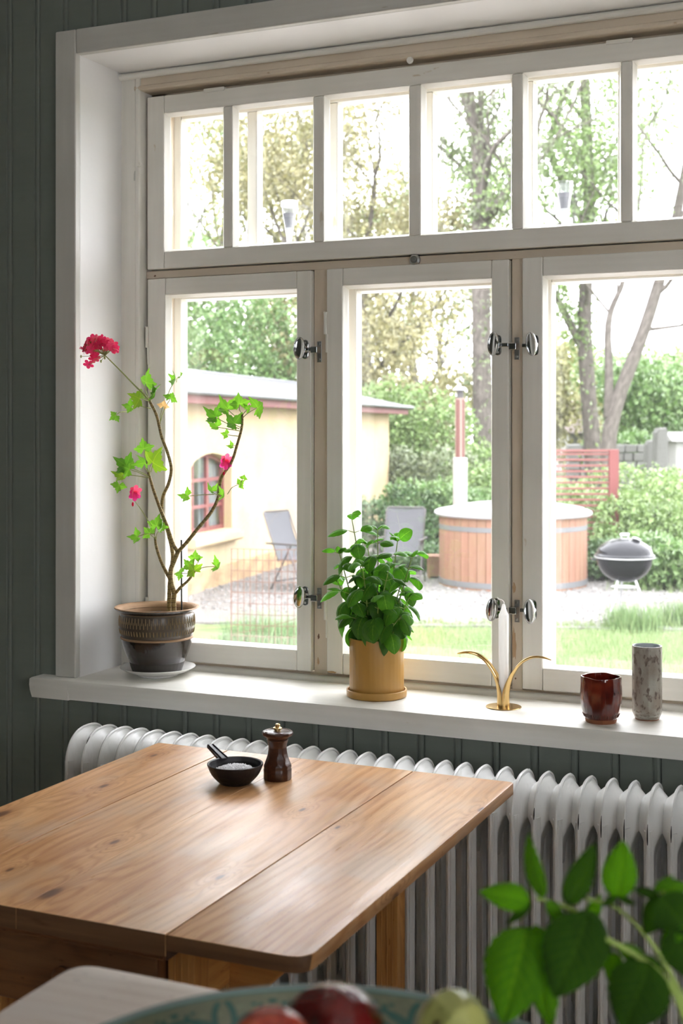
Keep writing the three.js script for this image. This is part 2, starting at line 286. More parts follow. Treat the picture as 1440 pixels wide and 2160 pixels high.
// hinges, latches and stops
function hinge(s, x, y, z = Zf + .002, h = .052) { return mesh('hinge', [tube([V(x, y, z), V(x, y + h, z)], .0042, 10), tube([V(x, y + h, z), V(x, y + h + .003, z)], .0046, 10), bar(x, x + .006, y - .045, y, z - .004, z, .001)], M.white_paint, s); }
hinge(L1, .070, 1.64); hinge(L1, .070, .93); hinge(L2, .585, 1.66); hinge(L2, .585, .955); hinge(L3, 1.569, 1.65); hinge(L3, 1.569, .95);
for (const x of [.27, 1.31]) mesh('hinge', bar(x - .03, x + .03, 2.292, 2.302, Zf - .02, Zf + .003, .002), M.white_paint, upper);
function latch(s, x, y, dir) { // thumb-turn latch on a stile; its tongue reaches over the mullion towards dir
  const h = group('latch', win), z = Zf;
  mesh('plate', prism(new THREE.Shape(smooth2([[-.009, -.012], [-.007, -.021], [0, -.024], [.007, -.021], [.009, -.012], [.0085, 0], [.009, .012], [.007, .021], [0, .024], [-.007, .021], [-.009, .012], [-.0085, 0], [-.009, -.012]], 40).map((p) => new THREE.Vector2(...p))), .003, .001).translate(x, y, z), M.chrome, h);
  for (const k of [-1, 1]) mesh('screw', new THREE.SphereGeometry(.0032, 10, 6).scale(1, 1, .45).translate(x, y + k * .0165, z + .003), M.steel, h);
  mesh('boss', lathe([[.0088, 0], [.0088, .004], [.0068, .007], [.0058, .012], [.0062, .018], [.0072, .021]], 24).rotateX(Math.PI / 2).translate(x, y, z + .002), M.chrome, h);
  mesh('tongue', [bar(Math.min(x, x + dir * .028), Math.max(x, x + dir * .028), y - .005, y + .0042, z + .007, z + .0125, .0015)], M.chrome, h);
  const t = -.72; // the turn itself: an upright oval disc, turned half way to the room
  mesh('thumb_turn', new THREE.SphereGeometry(1, 32, 20).scale(.0034, .0265, .0148).rotateZ(dir * -.12).rotateY(t).translate(x - dir * .001, y + .001, z + .034), M.chrome, h);
  mesh('rim', new THREE.TorusGeometry(1, .07, 8, 40).scale(.0146, .0262, .018).rotateY(Math.PI / 2).rotateZ(dir * -.12).rotateY(t).translate(x - dir * .001, y + .001, z + .034), M.chrome, h);
}
const keepers = [];
function keeper(x, y) {
  const g = group('latch_keeper', win), z = -.234;
  mesh('plate', [bar(x - .006, x + .006, y - .030, y + .022, z, z + .003, .001), tube([V(x, y - .023, z + .003), V(x, y - .023, z + .0045)], .0034, 10), tube([V(x, y + .016, z + .003), V(x, y + .016, z + .0045)], .0034, 10)], M.steel, g);
  mesh('hook', [bar(x - .012, x + .006, y - .0085, y + .008, z + .003, z + .030, .002)], M.chrome, g);
}
for (const [px, py, s, dir, kx] of [[644, 737, L1, 1, .562], [644, 1257, L1, 1, .562], [1050, 728, L2, 1, 0], [1128, 728, L3, -1, 1.069], [1047, 1283, L2, 1, 0], [1124, 1287, L3, -1, 1.069]]) {
  const p = onZ(px, py, Zf); latch(s, p.x, p.y, dir); if (kx) keeper(kx, p.y - .002);
}
mesh('stop_knob', lathe([[0, .012], [.006, .011], [.008, .005], [.006, 0]], 16).rotateX(Math.PI / 2).translate(.062, onZ(303, 347, -.2).y, -.199), M.white_paint, win);
mesh('stop_knob', lathe([[0, .014], [.007, .012], [.0085, .006], [.005, 0]], 16).rotateX(Math.PI / 2).translate(.818, 2.303, -.199), M.white_paint, win);
mesh('stop_button', [lathe([[0, .010], [.009, .010], [.0135, .006], [.0135, 0]], 24).rotateX(Math.PI / 2).translate(.818, 1.832, -.228), lathe([[0, .0125], [.004, .0125], [.0045, .01]], 12).rotateX(Math.PI / 2).translate(.818, 1.832, -.228)], M.steel, win);
// places where the paint has come off
{
  std('bare_wood', { color: C(.50, .34, .20), roughness: .9 }); std('dark_bare', { color: C(.20, .11, .07), roughness: .9 });
  const chip = (x, y, z, w, h, m, seed) => { const r = rng(seed), s = new THREE.Shape(), N = 14; for (let i = 0; i < N; i++) { const a = i / N * 6.283, k = .6 + .6 * r(); const p = [Math.cos(a) * w * .5 * k, Math.sin(a) * h * .5 * k]; i ? s.lineTo(...p) : s.moveTo(...p); } s.closePath(); mesh('paint_chip', new THREE.ExtrudeGeometry(s, { depth: .0005, bevelEnabled: false }).translate(x, y, z), m, win); };
  const cp = (px, py, z, w, h, m, seed) => { const p = onZ(px, py, z); chip(p.x, p.y, z, w, h, m, seed); };
  cp(672, 1343, -.2338, .006, .013, M.dark_bare, 1); cp(671, 1395, -.2338, .006, .02, M.bare_wood, 2); cp(1084, 1360, -.2338, .011, .085, M.bare_wood, 3); cp(1084, 1238, -.2338, .007, .03, M.bare_wood, 4);
  cp(1087, 1431, -.2338, .004, .005, M.dark_bare, 5); cp(327, 582, -.2318, .007, .006, M.dark_bare, 6); cp(284, 372, -.2036, .007, .03, M.casing_paint, 7); cp(700, 1418, -.2198, .03, .006, M.bare_wood, 8);
}
// a scrolled white casement stay folded in the gap between the panes
mesh('casement_stay', tube([V(.107, 2.14, -.262), V(.112, 2.115, -.262), V(.108, 2.08, -.262), V(.106, 2.05, -.263), V(.112, 2.02, -.264), V(.118, 2.0, -.264), V(.113, 1.985, -.262), V(.107, 1.995, -.262)], .0035, 8, 40), M.white_paint, win);
// ------------------------------------------------------------------ sill, casing, reveal
const SILL = .804;
{
  // sill: nose with a rounded edge and a horn at its left end
  const s = new THREE.Shape(); const pr = [[-.235, SILL - .05], [.024, SILL - .05], [.0285, SILL - .046], [.036, SILL - .022], [.037, SILL - .008], [.034, SILL - .0015], [.029, SILL], [-.235, SILL]];
  pr.forEach(([z, y], i) => i ? s.lineTo(z, y) : s.moveTo(z, y));
  const sill = struct('trim_4', metric(prism(s, WX1 + .24).rotateY(Math.PI / 2).applyMatrix4(new THREE.Matrix4().makeScale(1, 1, -1)).translate(0, 0, 0), 'x'), M.white_paint);
  sill.geometry = metric(mapPoints(prism(s, 1), (x, y, z) => [z * (WX1 + .10) - .0, y, x]), 'x');
  const horn = mapPoints(prism([[.0, 0], [-.110, 0], [-.1165, -.004], [-.1175, -.018], [-.1155, -.032], [-.1105, -.046], [-.109, -.05], [0, -.05]].map(([a, b]) => [a, b + SILL]), .053, .003), (x, y, z) => [x, y, z - .018]);
  mesh('horn', metric(horn, 'x'), M.white_paint, sill);
  struct('trim_1', bar(-.060, .001, SILL, 2.424, -.018, .004, .004, 'y'), M.casing_paint);
  struct('trim_2', bar(WX1 - .001, WX1 + .06, SILL, 2.424, -.018, .004, .004, 'y'), M.casing_paint);
  struct('trim_3', bar(.0015, WX1 - .0015, 2.362, 2.424, -.018, .0036, .004, 'x'), M.casing_paint);
  struct('trim_5', bar(-.02, 0, SILL - .002, 2.375, -.25, -.017, .002, 'y'), M.reveal_paint);
  struct('trim_6', bar(WX1, WX1 + .02, SILL - .002, 2.375, -.25, -.017, .002, 'y'), M.reveal_paint);
  struct('trim_7', bar(.0005, WX1 - .0005, 2.3625, 2.385, -.25, -.017, .002, 'x'), M.reveal_paint);
}
function mapPoints(g, f) { // moves every point; keeps faces turned outwards
  g = g.index ? g.toNonIndexed() : g; const p = g.attributes.position;
  const o = [[0, 0, 0], [1, 0, 0], [0, 1, 0], [0, 0, 1]].map((q) => V(...f(...q))), a = o[1].sub(o[0]), b = o[2].sub(o[0]), c = o[3].sub(o[0]), flip = a.cross(b).dot(c) < 0;
  for (let i = 0; i < p.count; i++) p.setXYZ(i, ...f(p.getX(i), p.getY(i), p.getZ(i)));
  if (flip) for (let i = 0; i < p.count; i += 3) { const t = [p.getX(i), p.getY(i), p.getZ(i)]; p.setXYZ(i, p.getX(i + 1), p.getY(i + 1), p.getZ(i + 1)); p.setXYZ(i + 1, ...t); }
  g.deleteAttribute('normal'); g.computeVertexNormals(); return toCreasedNormals(g, .6);
}
// two unseen windows, added to fill the room with light
fillWindow('window_2', RW[1] - RW[0], RW[3] - RW[2], (g) => { g.position.set(X1 + .15, RW[2], RW[1]); g.rotation.y = Math.PI / 2; });
fillWindow('window_3', BW[1] - BW[0], BW[3] - BW[2], (g) => { g.position.set(BW[0], BW[2], ZB + .15); });

// ------------------------------------------------------------------ cast-iron radiator
const RAD = { x: .131, step: .0442, z: .142, top: .728, n: 34 };
{
  const r = thing('radiator', 'old white cast-iron column radiator with chipped paint under the window sill', 'radiator', [0, 0, 0]);
  // fluted column: outline in x (across) and z (depth), drawn upright
  const col = (z, w, d) => { const o = []; const N = 28; for (let i = 0; i < N; i++) { const a = i / N * 2 * Math.PI, c = Math.cos(a), s = Math.sin(a), k = 1 + .10 * Math.cos(6 * a); o.push([Math.sign(c) * Math.pow(Math.abs(c), .8) * w * k, z + Math.sign(s) * Math.pow(Math.abs(s), .8) * d * k]); } return mapPoints(prism(o, .52, 0), (a, b, c) => [a, .14 + c, b]); };
  const hub = (y, up) => { // rings from neighbour to neighbour: widest in the middle of the section, drawn in where the next one joins
    const N = 40, K = 12, hx = RAD.step / 2;
    return grid(K, N, (u, v) => {
      const x = (u * 2 - 1) * hx, t = Math.abs(u * 2 - 1), a = v * 2 * Math.PI, c = Math.cos(a), s = Math.sin(a);
      const ry = s * up > 0 ? lerp(.062, .041, Math.pow(t, .85)) : lerp(.105, .010, Math.pow(t, .55)), rz = lerp(.080, .046, Math.pow(t, .95)), e = .82;
      const drop = up > 0 ? -.012 * Math.pow(Math.max(0, c), 2) : 0;
      return [x, y + Math.sign(s) * Math.pow(Math.abs(s), e) * ry + drop, Math.sign(c) * Math.pow(Math.abs(c), e) * rz];
    });
  };
  const fin = (y, up) => { // raised seam round the middle of a section
    const pts = []; for (let i = 0; i <= 36; i++) { const a = lerp(-.9, Math.PI + .5, i / 36), c = Math.cos(a), s = Math.sin(a), e = .82; pts.push(V(0, y + up * (Math.sign(s) * Math.pow(Math.abs(s), e) * .0625) - (up > 0 ? .012 * Math.pow(Math.max(0, c), 2) : 0), Math.sign(c) * Math.pow(Math.abs(c), e) * .0805)); }
    return tube(pts, .0034, 6);
  };
  const shape = merge([hub(RAD.top - .064, 1), fin(RAD.top - .064, 1), hub(.165, -1), fin(.165, -1), col(.066, .0088, .0135), col(0, .0092, .0145), col(-.066, .0092, .0135), rod(V(0, .64, .0805), V(0, .18, .0805), .0022, 6)]);
  const smooth = toCreasedNormals(shape, .7);
  const rnd = rng(5), foot = bar(-.01, .01, .0, .12, -.0125, .0125, .004);
  for (let k = 0; k < RAD.n; k++) {
    const s = mesh('section', smooth, M.radiator_enamel, r); s.position.set(RAD.x + k * RAD.step, 0, RAD.z);
    if (k === 0 || k === RAD.n - 1 || k === 17) { for (const z of [.0625, -.0625]) { const f = mesh('foot', foot, M.radiator_enamel, r); f.position.copy(s.position); f.position.z += z; } }
  }
  mesh('air_plug', tube([V(RAD.x - .040, RAD.top - .064, RAD.z), V(RAD.x - .02, RAD.top - .064, RAD.z)], [.008, .011], 12), M.radiator_enamel, r);
  // patches where the paint has come off the seams
  for (const [k, a, l] of [[1, .85, .3], [2, 3.4, .12], [27, .15, .35], [28, .1, .5], [29, .05, .55], [30, .02, .5], [31, .12, .35], [32, .2, .3], [24, 1.9, .12], [25, .2, .3]]) {
    const pts = []; for (let i = 0; i <= 6; i++) { const t = a + l * (i / 6 - .5), c = Math.cos(t), s = Math.sin(t), e = .82; pts.push(V(RAD.x + k * RAD.step + .0008, RAD.top - .064 + Math.sign(s) * Math.pow(Math.abs(s), e) * .0645 - .012 * Math.pow(Math.max(0, c), 2), RAD.z + Math.sign(c) * Math.pow(Math.abs(c), e) * .0832)); }
    mesh('chip', tube(pts, [.0006, .0015, .0012, .0005], 5), M.chipped_iron, r);
  }
  const wb = thing('radiator_bracket', 'brass and white wall bracket seen between the radiator columns at the right', 'bracket', [1.402, .545, 0]);
  std('brass_old', { color: C(.35, .22, .10), metalness: .8, roughness: .45 });
  mesh('arm', bar(-.012, .012, .0, .03, -.018, .10, .003), M.radiator_enamel, wb);
  mesh('nut', lathe([[.0, .02], [.012, .02], [.014, .012], [.014, 0], [0, 0]], 6).translate(0, .035, .06), M.brass_old, wb);
  mesh('clamp', bar(-.009, .009, .03, .06, .05, .075, .003), M.brass_old, wb);
}
// ------------------------------------------------------------------ drop-leaf table
const TOP = .75, TZ0 = .307, TZ1 = 1.235;
{
  const pale = [.85, .66, .46], deep = [.63, .41, .23], knotC = [.33, .19, .11], grey = [.74, .66, .60];
  const pine = pineTex(2048, 1024, [[.10, .08, .010], [.57, .06, .022], [.34, .12, .012], [.71, .13, .012], [.62, .33, .011], [.86, .38, .022], [.80, .26, .008], [.33, .53, .009], [.70, .57, .010], [.40, .63, .007], [.20, .82, .012], [.72, .86, .008], [.42, .90, .006]], 3, pale, deep, knotC, grey);
  const dk = pineTex(1024, 512, [[.3, .3, .02], [.7, .7, .02]], 8, [.50, .33, .19], [.33, .19, .10], [.2, .1, .05], [.46, .34, .24]);
  const light = pineTex(1024, 512, [[.6, .4, .02]], 14, [.80, .58, .34], [.62, .40, .20], [.3, .17, .08], [.76, .58, .38]);
  const rough = tex(512, 512, (u, v) => .36 + .16 * fbm(u * 7, v * 18, 3, 4) + .1 * fbm(u * 5, v * 120, 6, 2), false), grain = tex(512, 512, rep((u, v) => .5 + .5 * fbm(u * 6, v * 160, 1, 3), 1), false);
  std('table_pine', { map: pine, roughness: 1, roughnessMap: rough, bumpMap: grain, bumpScale: .0004 });
  std('dark_pine', { map: dk, roughness: .55, bumpMap: grain, bumpScale: .0005 });
  std('light_pine', { map: light, roughness: .5, bumpMap: grain, bumpScale: .0004 });
  const t = thing('drop_leaf_table', 'worn pine drop-leaf table with wide plank top in front of the radiator', 'table', [0, 0, 0]);
  std('end_grain', { map: pineTex(512, 256, [], 44, [.46, .33, .22], [.30, .20, .13], [.1, .05, .03], [.42, .32, .25]), roughness: .6 });
  const TP = [M.table_pine, M.end_grain];
  // grain runs along z; u of the texture is z, v runs on from board to board
  const plank = (x0, x1, th, r = .003) => bar(x0, x1, TOP - th, TOP, TZ0, TZ1, r, 'z', 2);
  // board uv: u = z - TZ0 ... v = x - .43
  const place = (g) => { const uv = g.attributes.uv; for (let i = 0; i < uv.count; i++) uv.setXY(i, uv.getX(i) - TZ0, uv.getY(i) - .40); return g; };
  mesh('leaf', endGrain(place(plank(.430, .5980, .021, .0004))), TP, t);
  mesh('top_board', endGrain(place(plank(.6016, .7703, .03, .0004))), TP, t);
  mesh('top_board', endGrain(place(plank(.7709, 1.0142, .03, .0004))), TP, t);
  { // right leaf with rounded near corner
    const s = new THREE.Shape(), r = .034; s.moveTo(1.0165, TZ0); s.lineTo(1.0165, TZ1); s.lineTo(1.222 - r, TZ1); s.quadraticCurveTo(1.222, TZ1, 1.222, TZ1 - r); s.lineTo(1.222, TZ0 + .012); s.quadraticCurveTo(1.222, TZ0, 1.21, TZ0); s.closePath();
    const g = metric(mapPoints(prism(s, .022, .0016, 10), (x, z, y) => [x, TOP - .022 + y, z]), 'z');
    mesh('shade_strip', bar(.5975, .6022, TOP - .035, TOP - .0022, TZ0 + .002, TZ1 - .002, .0005, 'z'), std('seam_shade', { color: C(.07, .035, .02), roughness: .9 }), t);  // dark strips painting the shade of the gaps between boards and leaves
    mesh('shade_strip', bar(1.0135, 1.0172, TOP - .035, TOP - .0022, TZ0 + .002, TZ1 - .002, .0005, 'z'), M.seam_shade, t);
    mesh('leaf', endGrain(place(g)), TP, t);
  }
  for (const [x, z] of [[.9555, 1.09], [.975, .36], [.62, 1.09], [.62, .36]]) mesh('leg', [bar(x, x + .044, 0, TOP - .03, z, z + .042, .002, 'y'), ...[.011, .022, .033].map((k) => bar(x + k - .0015, x + k + .0015, .05, TOP - .035, z + .041, z + .0432, .0008, 'y'))], M.light_pine, t);
  mesh('apron', bar(.9745, .994, TOP - .15, TOP - .031, .40, 1.09, .002, 'z'), M.light_pine, t);
  mesh('apron', bar(.62, .64, TOP - .15, TOP - .031, .40, 1.09, .002, 'z'), M.dark_pine, t);
  mesh('apron', bar(.664, .975, TOP - .15, TOP - .031, .37, .39, .002, 'x'), M.dark_pine, t);
  mesh('rail', bar(.60, 1.0, TOP - .046, TOP - .0305, 1.10, 1.215, .003, 'x'), M.dark_pine, t);
  const d = mesh('drawer', [bar(.605, .950, TOP - .175, TOP - .062, 1.115, 1.150, .004, 'x', 2), bar(.66, .945, TOP - .17, TOP - .16, .45, 1.12, .001)], M.dark_pine, t);
  mesh('knob', lathe([[0, .03], [.010, .029], [.016, .022], [.0155, .015], [.008, .008], [.008, 0]], 24).rotateX(Math.PI / 2).translate(.80, TOP - .118, 1.149), M.dark_pine, d);
  // swung-out bracket that carries the leaf: a board with a slanting lower edge
  { const s = new THREE.Shape([[0, 0], [.17, 0], [.17, -.018], [.03, -.155], [0, -.155]].map((p) => new THREE.Vector2(...p)));
    const g = metric(prism(s, .02, .002), 'x'); g.rotateY(-.12).translate(.996, TOP - .0235, 1.0); mesh('bracket', g, M.light_pine, t); }
  mesh('cleat', bar(1.03, 1.205, TOP - .040, TOP - .0225, .50, .535, .003, 'x'), M.dark_pine, t);
}
// ------------------------------------------------------------------ on the table
{
  std('black_iron', { color: C(.012, .011, .012), roughness: .42, metalness: .35, bumpMap: plaster, bumpScale: .0006 });
  const o = thing('iron_salt_pan', 'small black cast-iron pan of flaky salt with one short handle on the table', 'pan', [.738, TOP, .530]);
  const R = .0535, H = .038, out = smooth2([[0, 0], [.024, 0], [.031, .003], [.045, .018], [R - .001, H - .004], [R, H]], 26), inn = smooth2([[R - .004, H - .0005], [.046, .024], [.036, .011], [.02, .006], [0, .005]], 22);
  mesh('bowl', lathe([...out, [R - .0015, H + .0008], ...inn], 64), M.black_iron, o);
  const hd = V(-.82, 0, -.57).normalize();
  const g = mapPoints(prism([[-.011, 0], [.011, 0], [.0075, .062], [.0045, .068], [-.0045, .068], [-.0075, .062]], .006, .0018), (x, y, z) => [x, z, y]);
  const rib = [-.0065, .0065].map((x) => tube([V(x, .0065, .0), V(x * .75, .0065, .062)], .0014, 6));
  const h = mesh('handle', [g, ...rib], M.black_iron, o);
  h.rotation.set(-.22, Math.atan2(hd.x, hd.z), 0, 'YXZ'); h.position.set(hd.x * .0485, H - .006, hd.z * .0485);
  std('salt', { color: C(.93, .93, .94), roughness: .6 });
  const rnd = rng(7), fl = [];
  fl.push(lathe([[.040, .0205], [.030, .027], [.015, .031], [0, .032]], 32));
  for (let i = 0; i < 700; i++) { const a = rnd() * 6.283, q = Math.sqrt(rnd()) * .041, s = .0011 + rnd() * .0022, y = .0325 - .0115 * Math.pow(q / .041, 2); fl.push(new THREE.BoxGeometry(s * 2, s * .5, s * 1.5).rotateX(rnd() * 3).rotateY(rnd() * 6).rotateZ((rnd() - .5) * 2).translate(q * Math.cos(a), y + rnd() * .0012, q * Math.sin(a))); }
  const salt = mesh('salt', merge(fl), M.salt, scene, 'stuff'); salt.position.copy(o.position); salt.position.y += .0005; tag(salt, 'white salt flakes heaped in the small black iron pan', 'salt');

  const m = thing('pepper_mill', 'dark turned wooden pepper mill with a small brass knob beside the salt pan', 'pepper mill', [.797, TOP, .468]);
  const walnut = pineTex(512, 256, [], 21, [.30, .17, .10], [.17, .085, .05], [.1, .05, .03], [.26, .15, .10]);
  std('walnut', { map: walnut, roughness: .3 });
  mesh('body', lathe([[0, 0], [.0262, 0], [.0270, .002], [.0272, .019], [.0262, .021], [.0262, .0225], [.0268, .024], [.0266, .027], [.0245, .031], [.0245, .032], ...smooth2([[.0238, .033], [.0195, .046], [.0175, .060], [.0188, .070], [.0205, .0745]], 14), [.0205, .0765], [.0185, .077], [0, .077]], 48), M.walnut, m);
  mesh('head', lathe([[.0, .0772], [.0195, .0772], [.0215, .079], [.0215, .0805], ...smooth2([[.0225, .0815], [.0285, .0845], [.0300, .088], [.0285, .0915], [.0245, .0932]], 12), [.0235, .0932], [.0225, .0922], [.0, .0925]], 48), M.walnut, m);
  std('brass', { color: C(.80, .56, .26), metalness: 1, roughness: .24 });
  mesh('brass_nut', lathe([[.006, .0925], [.006, .0955], [.0088, .0963], [.0085, .0985], [.005, .1005], [.0042, .1015], ...smooth2([[.0045, .102], [.0048, .104], [.003, .1062], [0, .1068]], 8)], 28), M.brass, m);
}
// ------------------------------------------------------------------ on the window sill
{
  phy('mustard_glaze', { color: C(.50, .275, .062), roughness: .42, clearcoat: .15, clearcoatRoughness: .4, bumpMap: plaster, bumpScale: .0002 });
  const bx = .771, bz = -.098;
  const s = thing('pot_saucer', 'round mustard ceramic saucer under the basil pot on the sill', 'saucer', [bx, SILL, bz]);
  mesh('dish', lathe([[0, 0], [.066, 0], [.0695, .002], [.0702, .005], [.0706, .017], [.0696, .0182], [.0668, .0175], [.066, .009], [.064, .006], [0, .006]], 72), M.mustard_glaze, s);
}
const basil = thing('potted_basil', 'lush green basil in a straight mustard ceramic pot on the sill', 'potted plant', [.771, SILL + .0062, -.098]);
{
  mesh('pot', lathe([[0, 0], [.0595, 0], [.0625, .0022], [.0634, .006], [.0638, .128], [.0632, .1302], [.0606, .1305], [.0598, .1285], [.0595, .11], [0, .108]], 72), M.mustard_glaze, basil);
  std('soil', { color: C(.03, .02, .014), roughness: 1, bumpMap: plaster, bumpScale: .004 });
  mesh('soil', lumpy(lathe([[.0594, .108], [.058, .117], [.03, .119], [0, .119]], 40), .004, 60), M.soil, basil);
  phy('basil_stem', { color: C(.30, .42, .10), roughness: .55 });
  const veinTex = tex(256, 256, (u, v) => { // u along the leaf, v across
    const a = Math.abs(v - .5) * 2, mid = Math.exp(-Math.pow(a / .05, 2)), side = Math.exp(-Math.pow(((((u - a * .22) * 7) % 1 + 1) % 1 - .5) / .09, 2)) * (1 - a) * .5, s = .06 * fbm(u * 6, v * 6, 3, 3);
    const c = mix3([.30 + s, .52 + s, .13], [.52, .70, .26], clamp(mid * .8 + side * .55, 0, 1)); return c;
  });
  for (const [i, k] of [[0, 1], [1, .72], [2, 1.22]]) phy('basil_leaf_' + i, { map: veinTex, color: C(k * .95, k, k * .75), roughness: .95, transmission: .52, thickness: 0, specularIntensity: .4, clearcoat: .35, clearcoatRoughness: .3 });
  const leafGeo = (droop, puff, wid) => grid(12, 10, (u, v) => {
    const q = v * 2 - 1, w = wid * .5 * Math.pow(Math.sin(Math.PI * Math.pow(clamp(u, 0, 1), .82)), .75) + .0006, L = u;
    const dome = puff * (1 - q * q) * Math.sin(Math.PI * u), crease = -.035 * Math.exp(-q * q * 30) * Math.sin(Math.PI * u), cup = -.06 * q * q * Math.sin(Math.PI * u), rip = .012 * Math.sin(u * 26 + Math.abs(q) * 5) * Math.abs(q);
    const ang = droop * u, y = droop > .01 ? Math.sin(ang) / droop : L, z = droop > .01 ? -(1 - Math.cos(ang)) / droop : 0;
    return [q * w, y, z + dome + crease + cup + rip * w * 2];
  });
  const geos = [leafGeo(.9, .12, .66), leafGeo(1.3, .16, .70), leafGeo(.5, .10, .60), leafGeo(1.7, .14, .72)];
  const rnd = rng(42), base = basil.position, L = (px, py, z) => onZ(px, py, z).sub(base);
  const leaf = (p, dir, up, s, v) => { const m = mesh('leaf', geos[Math.floor(rnd() * 4)], M['basil_leaf_' + (v ?? Math.floor(rnd() * 3))], basil); orient(m, p, dir, up, s, .92 + rnd() * .16); return m; };
  // stems: [top pixel x, y, depth, root x]
  const tips = [[742, 1096, -.10, 790], [716, 1168, -.075, 778], [796, 1118, -.09, 800], [838, 1142, -.12, 812], [868, 1176, -.09, 826], [765, 1196, -.05, 796], [820, 1200, -.055, 815], [735, 1252, -.06, 780], [862, 1262, -.07, 836], [800, 1262, -.035, 806], [775, 1150, -.15, 790], [850, 1215, -.15, 825], [712, 1228, -.12, 775], [790, 1215, -.1, 800], [845, 1300, -.05, 830], [750, 1305, -.05, 785]];
  tips.forEach(([px, py, z, rx], si) => {
    const top = L(px, py, z), root = V((rx - 803) * .0009, .115, (z + .098) * .45), mid = root.clone().lerp(top, .5).add(V((rnd() - .5) * .012, .006, (rnd() - .5) * .012));
    const c = curve([root, mid, top]), len = c.getLength();
    mesh('stem', tube(c.getPoints(10), [.0021, .0017, .0011], 6), M.basil_stem, basil);
    const nodes = Math.max(2, Math.round(len / .033)), a0 = rnd() * 3;
    for (let k = 0; k <= nodes; k++) {
      const f = k / nodes, p = c.getPoint(Math.max(.06, f)); if (f < .12) continue;
      const a = a0 + k * Math.PI / 2 + (rnd() - .5) * .5, tipF = Math.pow(f, 3), s0 = lerp(.058, .040, tipF) * (.8 + rnd() * .4);
      for (const q of [0, 1]) {
        const b = a + q * Math.PI, droop = lerp(-.75, .5, tipF) + (rnd() - .5) * .5, out = V(Math.cos(b), droop, Math.sin(b));
        const st = p.clone().addScaledVector(V(Math.cos(b), .35, Math.sin(b)), .008 + .008 * rnd());
        mesh('petiole', tube([p, st], [.001, .0008], 5), M.basil_stem, basil);
        leaf(st, out, V(Math.cos(b) * .75, .8, Math.sin(b) * .75).add(V((rnd() - .5) * .6, 0, (rnd() - .5) * .6 + .3)), s0, f > .9 ? 2 : undefined);
      }
    }
    for (let q = 0; q < 3; q++) { const b = rnd() * 6.28; leaf(c.getPoint(1), V(Math.cos(b) * .6, 1, Math.sin(b) * .6), V(Math.cos(b + 3), .3, Math.sin(b + 3)), .018 + rnd() * .014, 2); }
  });
}
{ // brass candle holder of two curling leaves on a round foot, and its candle
  std('lily_brass', { color: C(.68, .47, .20), metalness: 1, roughness: .26, bumpMap: plaster, bumpScale: .0003 });
  const x = 1.0775, z = -.098, o = thing('candle_holder', 'brass candle holder of two outward curling leaves on a round foot', 'candle holder', [x, SILL, z]);
  mesh('foot', lathe([[0, 0], [.0385, 0], [.0398, .0009], [.0392, .0019], [.02, .0028], [0, .003]], 64), M.lily_brass, o);
  for (const s of [1, -1]) {
    // a leaf: a half sleeve round the candle below, narrowing to a flattened tip that arches outwards
    const path = curve([V(s * .004, .003, 0), V(s * .0045, .03, 0), V(s * .010, .055, 0), V(s * .022, .080, 0), V(s * .043, .1045, 0), V(s * .066, .1165, 0), V(s * .089, .1175, 0), V(s * .1085, .1125, 0)]);
    const g = grid(44, 14, (u, v) => {
      const p = path.getPoint(u), t = path.getTangent(u), n = V(-t.y, t.x, 0).multiplyScalar(-s); // n points outwards / down
      const wide = lerp(.0128, .0118, sst(u, 0, .35)) * Math.pow(1 - Math.pow(u, 4.5), .75) + .0006, curl = lerp(1.0, .5, sst(u, .12, .6)), a = (v * 2 - 1) * Math.PI * .5 * (.55 + .45 * curl);
      return [p.x + n.x * (Math.cos(a) * wide * curl - wide * curl * .3), p.y + n.y * (Math.cos(a) * wide * curl - wide * curl * .3), Math.sin(a) * wide];
    });
    const h = g.clone(), pp = h.attributes.position, nn = h.attributes.normal; for (let i = 0; i < pp.count; i++) pp.setXYZ(i, pp.getX(i) - nn.getX(i) * .0014, pp.getY(i) - nn.getY(i) * .0014, pp.getZ(i) - nn.getZ(i) * .0014);
    mesh('leaf', [g, h, tube(path.getPoints(30), [.0018, .0022, .0022, .0012], 8)], M.lily_brass, o);
  }
  phy('wax', { color: C(.90, .89, .87), roughness: 1, transmission: .65, thickness: 0, clearcoat: .2, clearcoatRoughness: .35 });
  const c = thing('candle', 'unlit white taper candle standing in the brass leaf holder', 'candle', [x, SILL + .016, z]);
  mesh('shaft', lathe([[0, 0], [.0098, 0], [.0106, .002], [.0113, .17], [.0113, .1885], [.0108, .1915], [.0075, .197], [.0045, .2085], [.003, .2135], [0, .2145]], 40), M.wax, c);
  std('wick', { color: C(.85, .83, .80), roughness: .8 });
  mesh('wick', tube([V(0, .213, 0), V(-.0005, .219, 0), V(-.004, .2225, .001), V(-.0105, .2245, .002), V(-.0145, .2285, .002)], [.0016, .0017, .0014], 7, 12), M.wick, c);
}
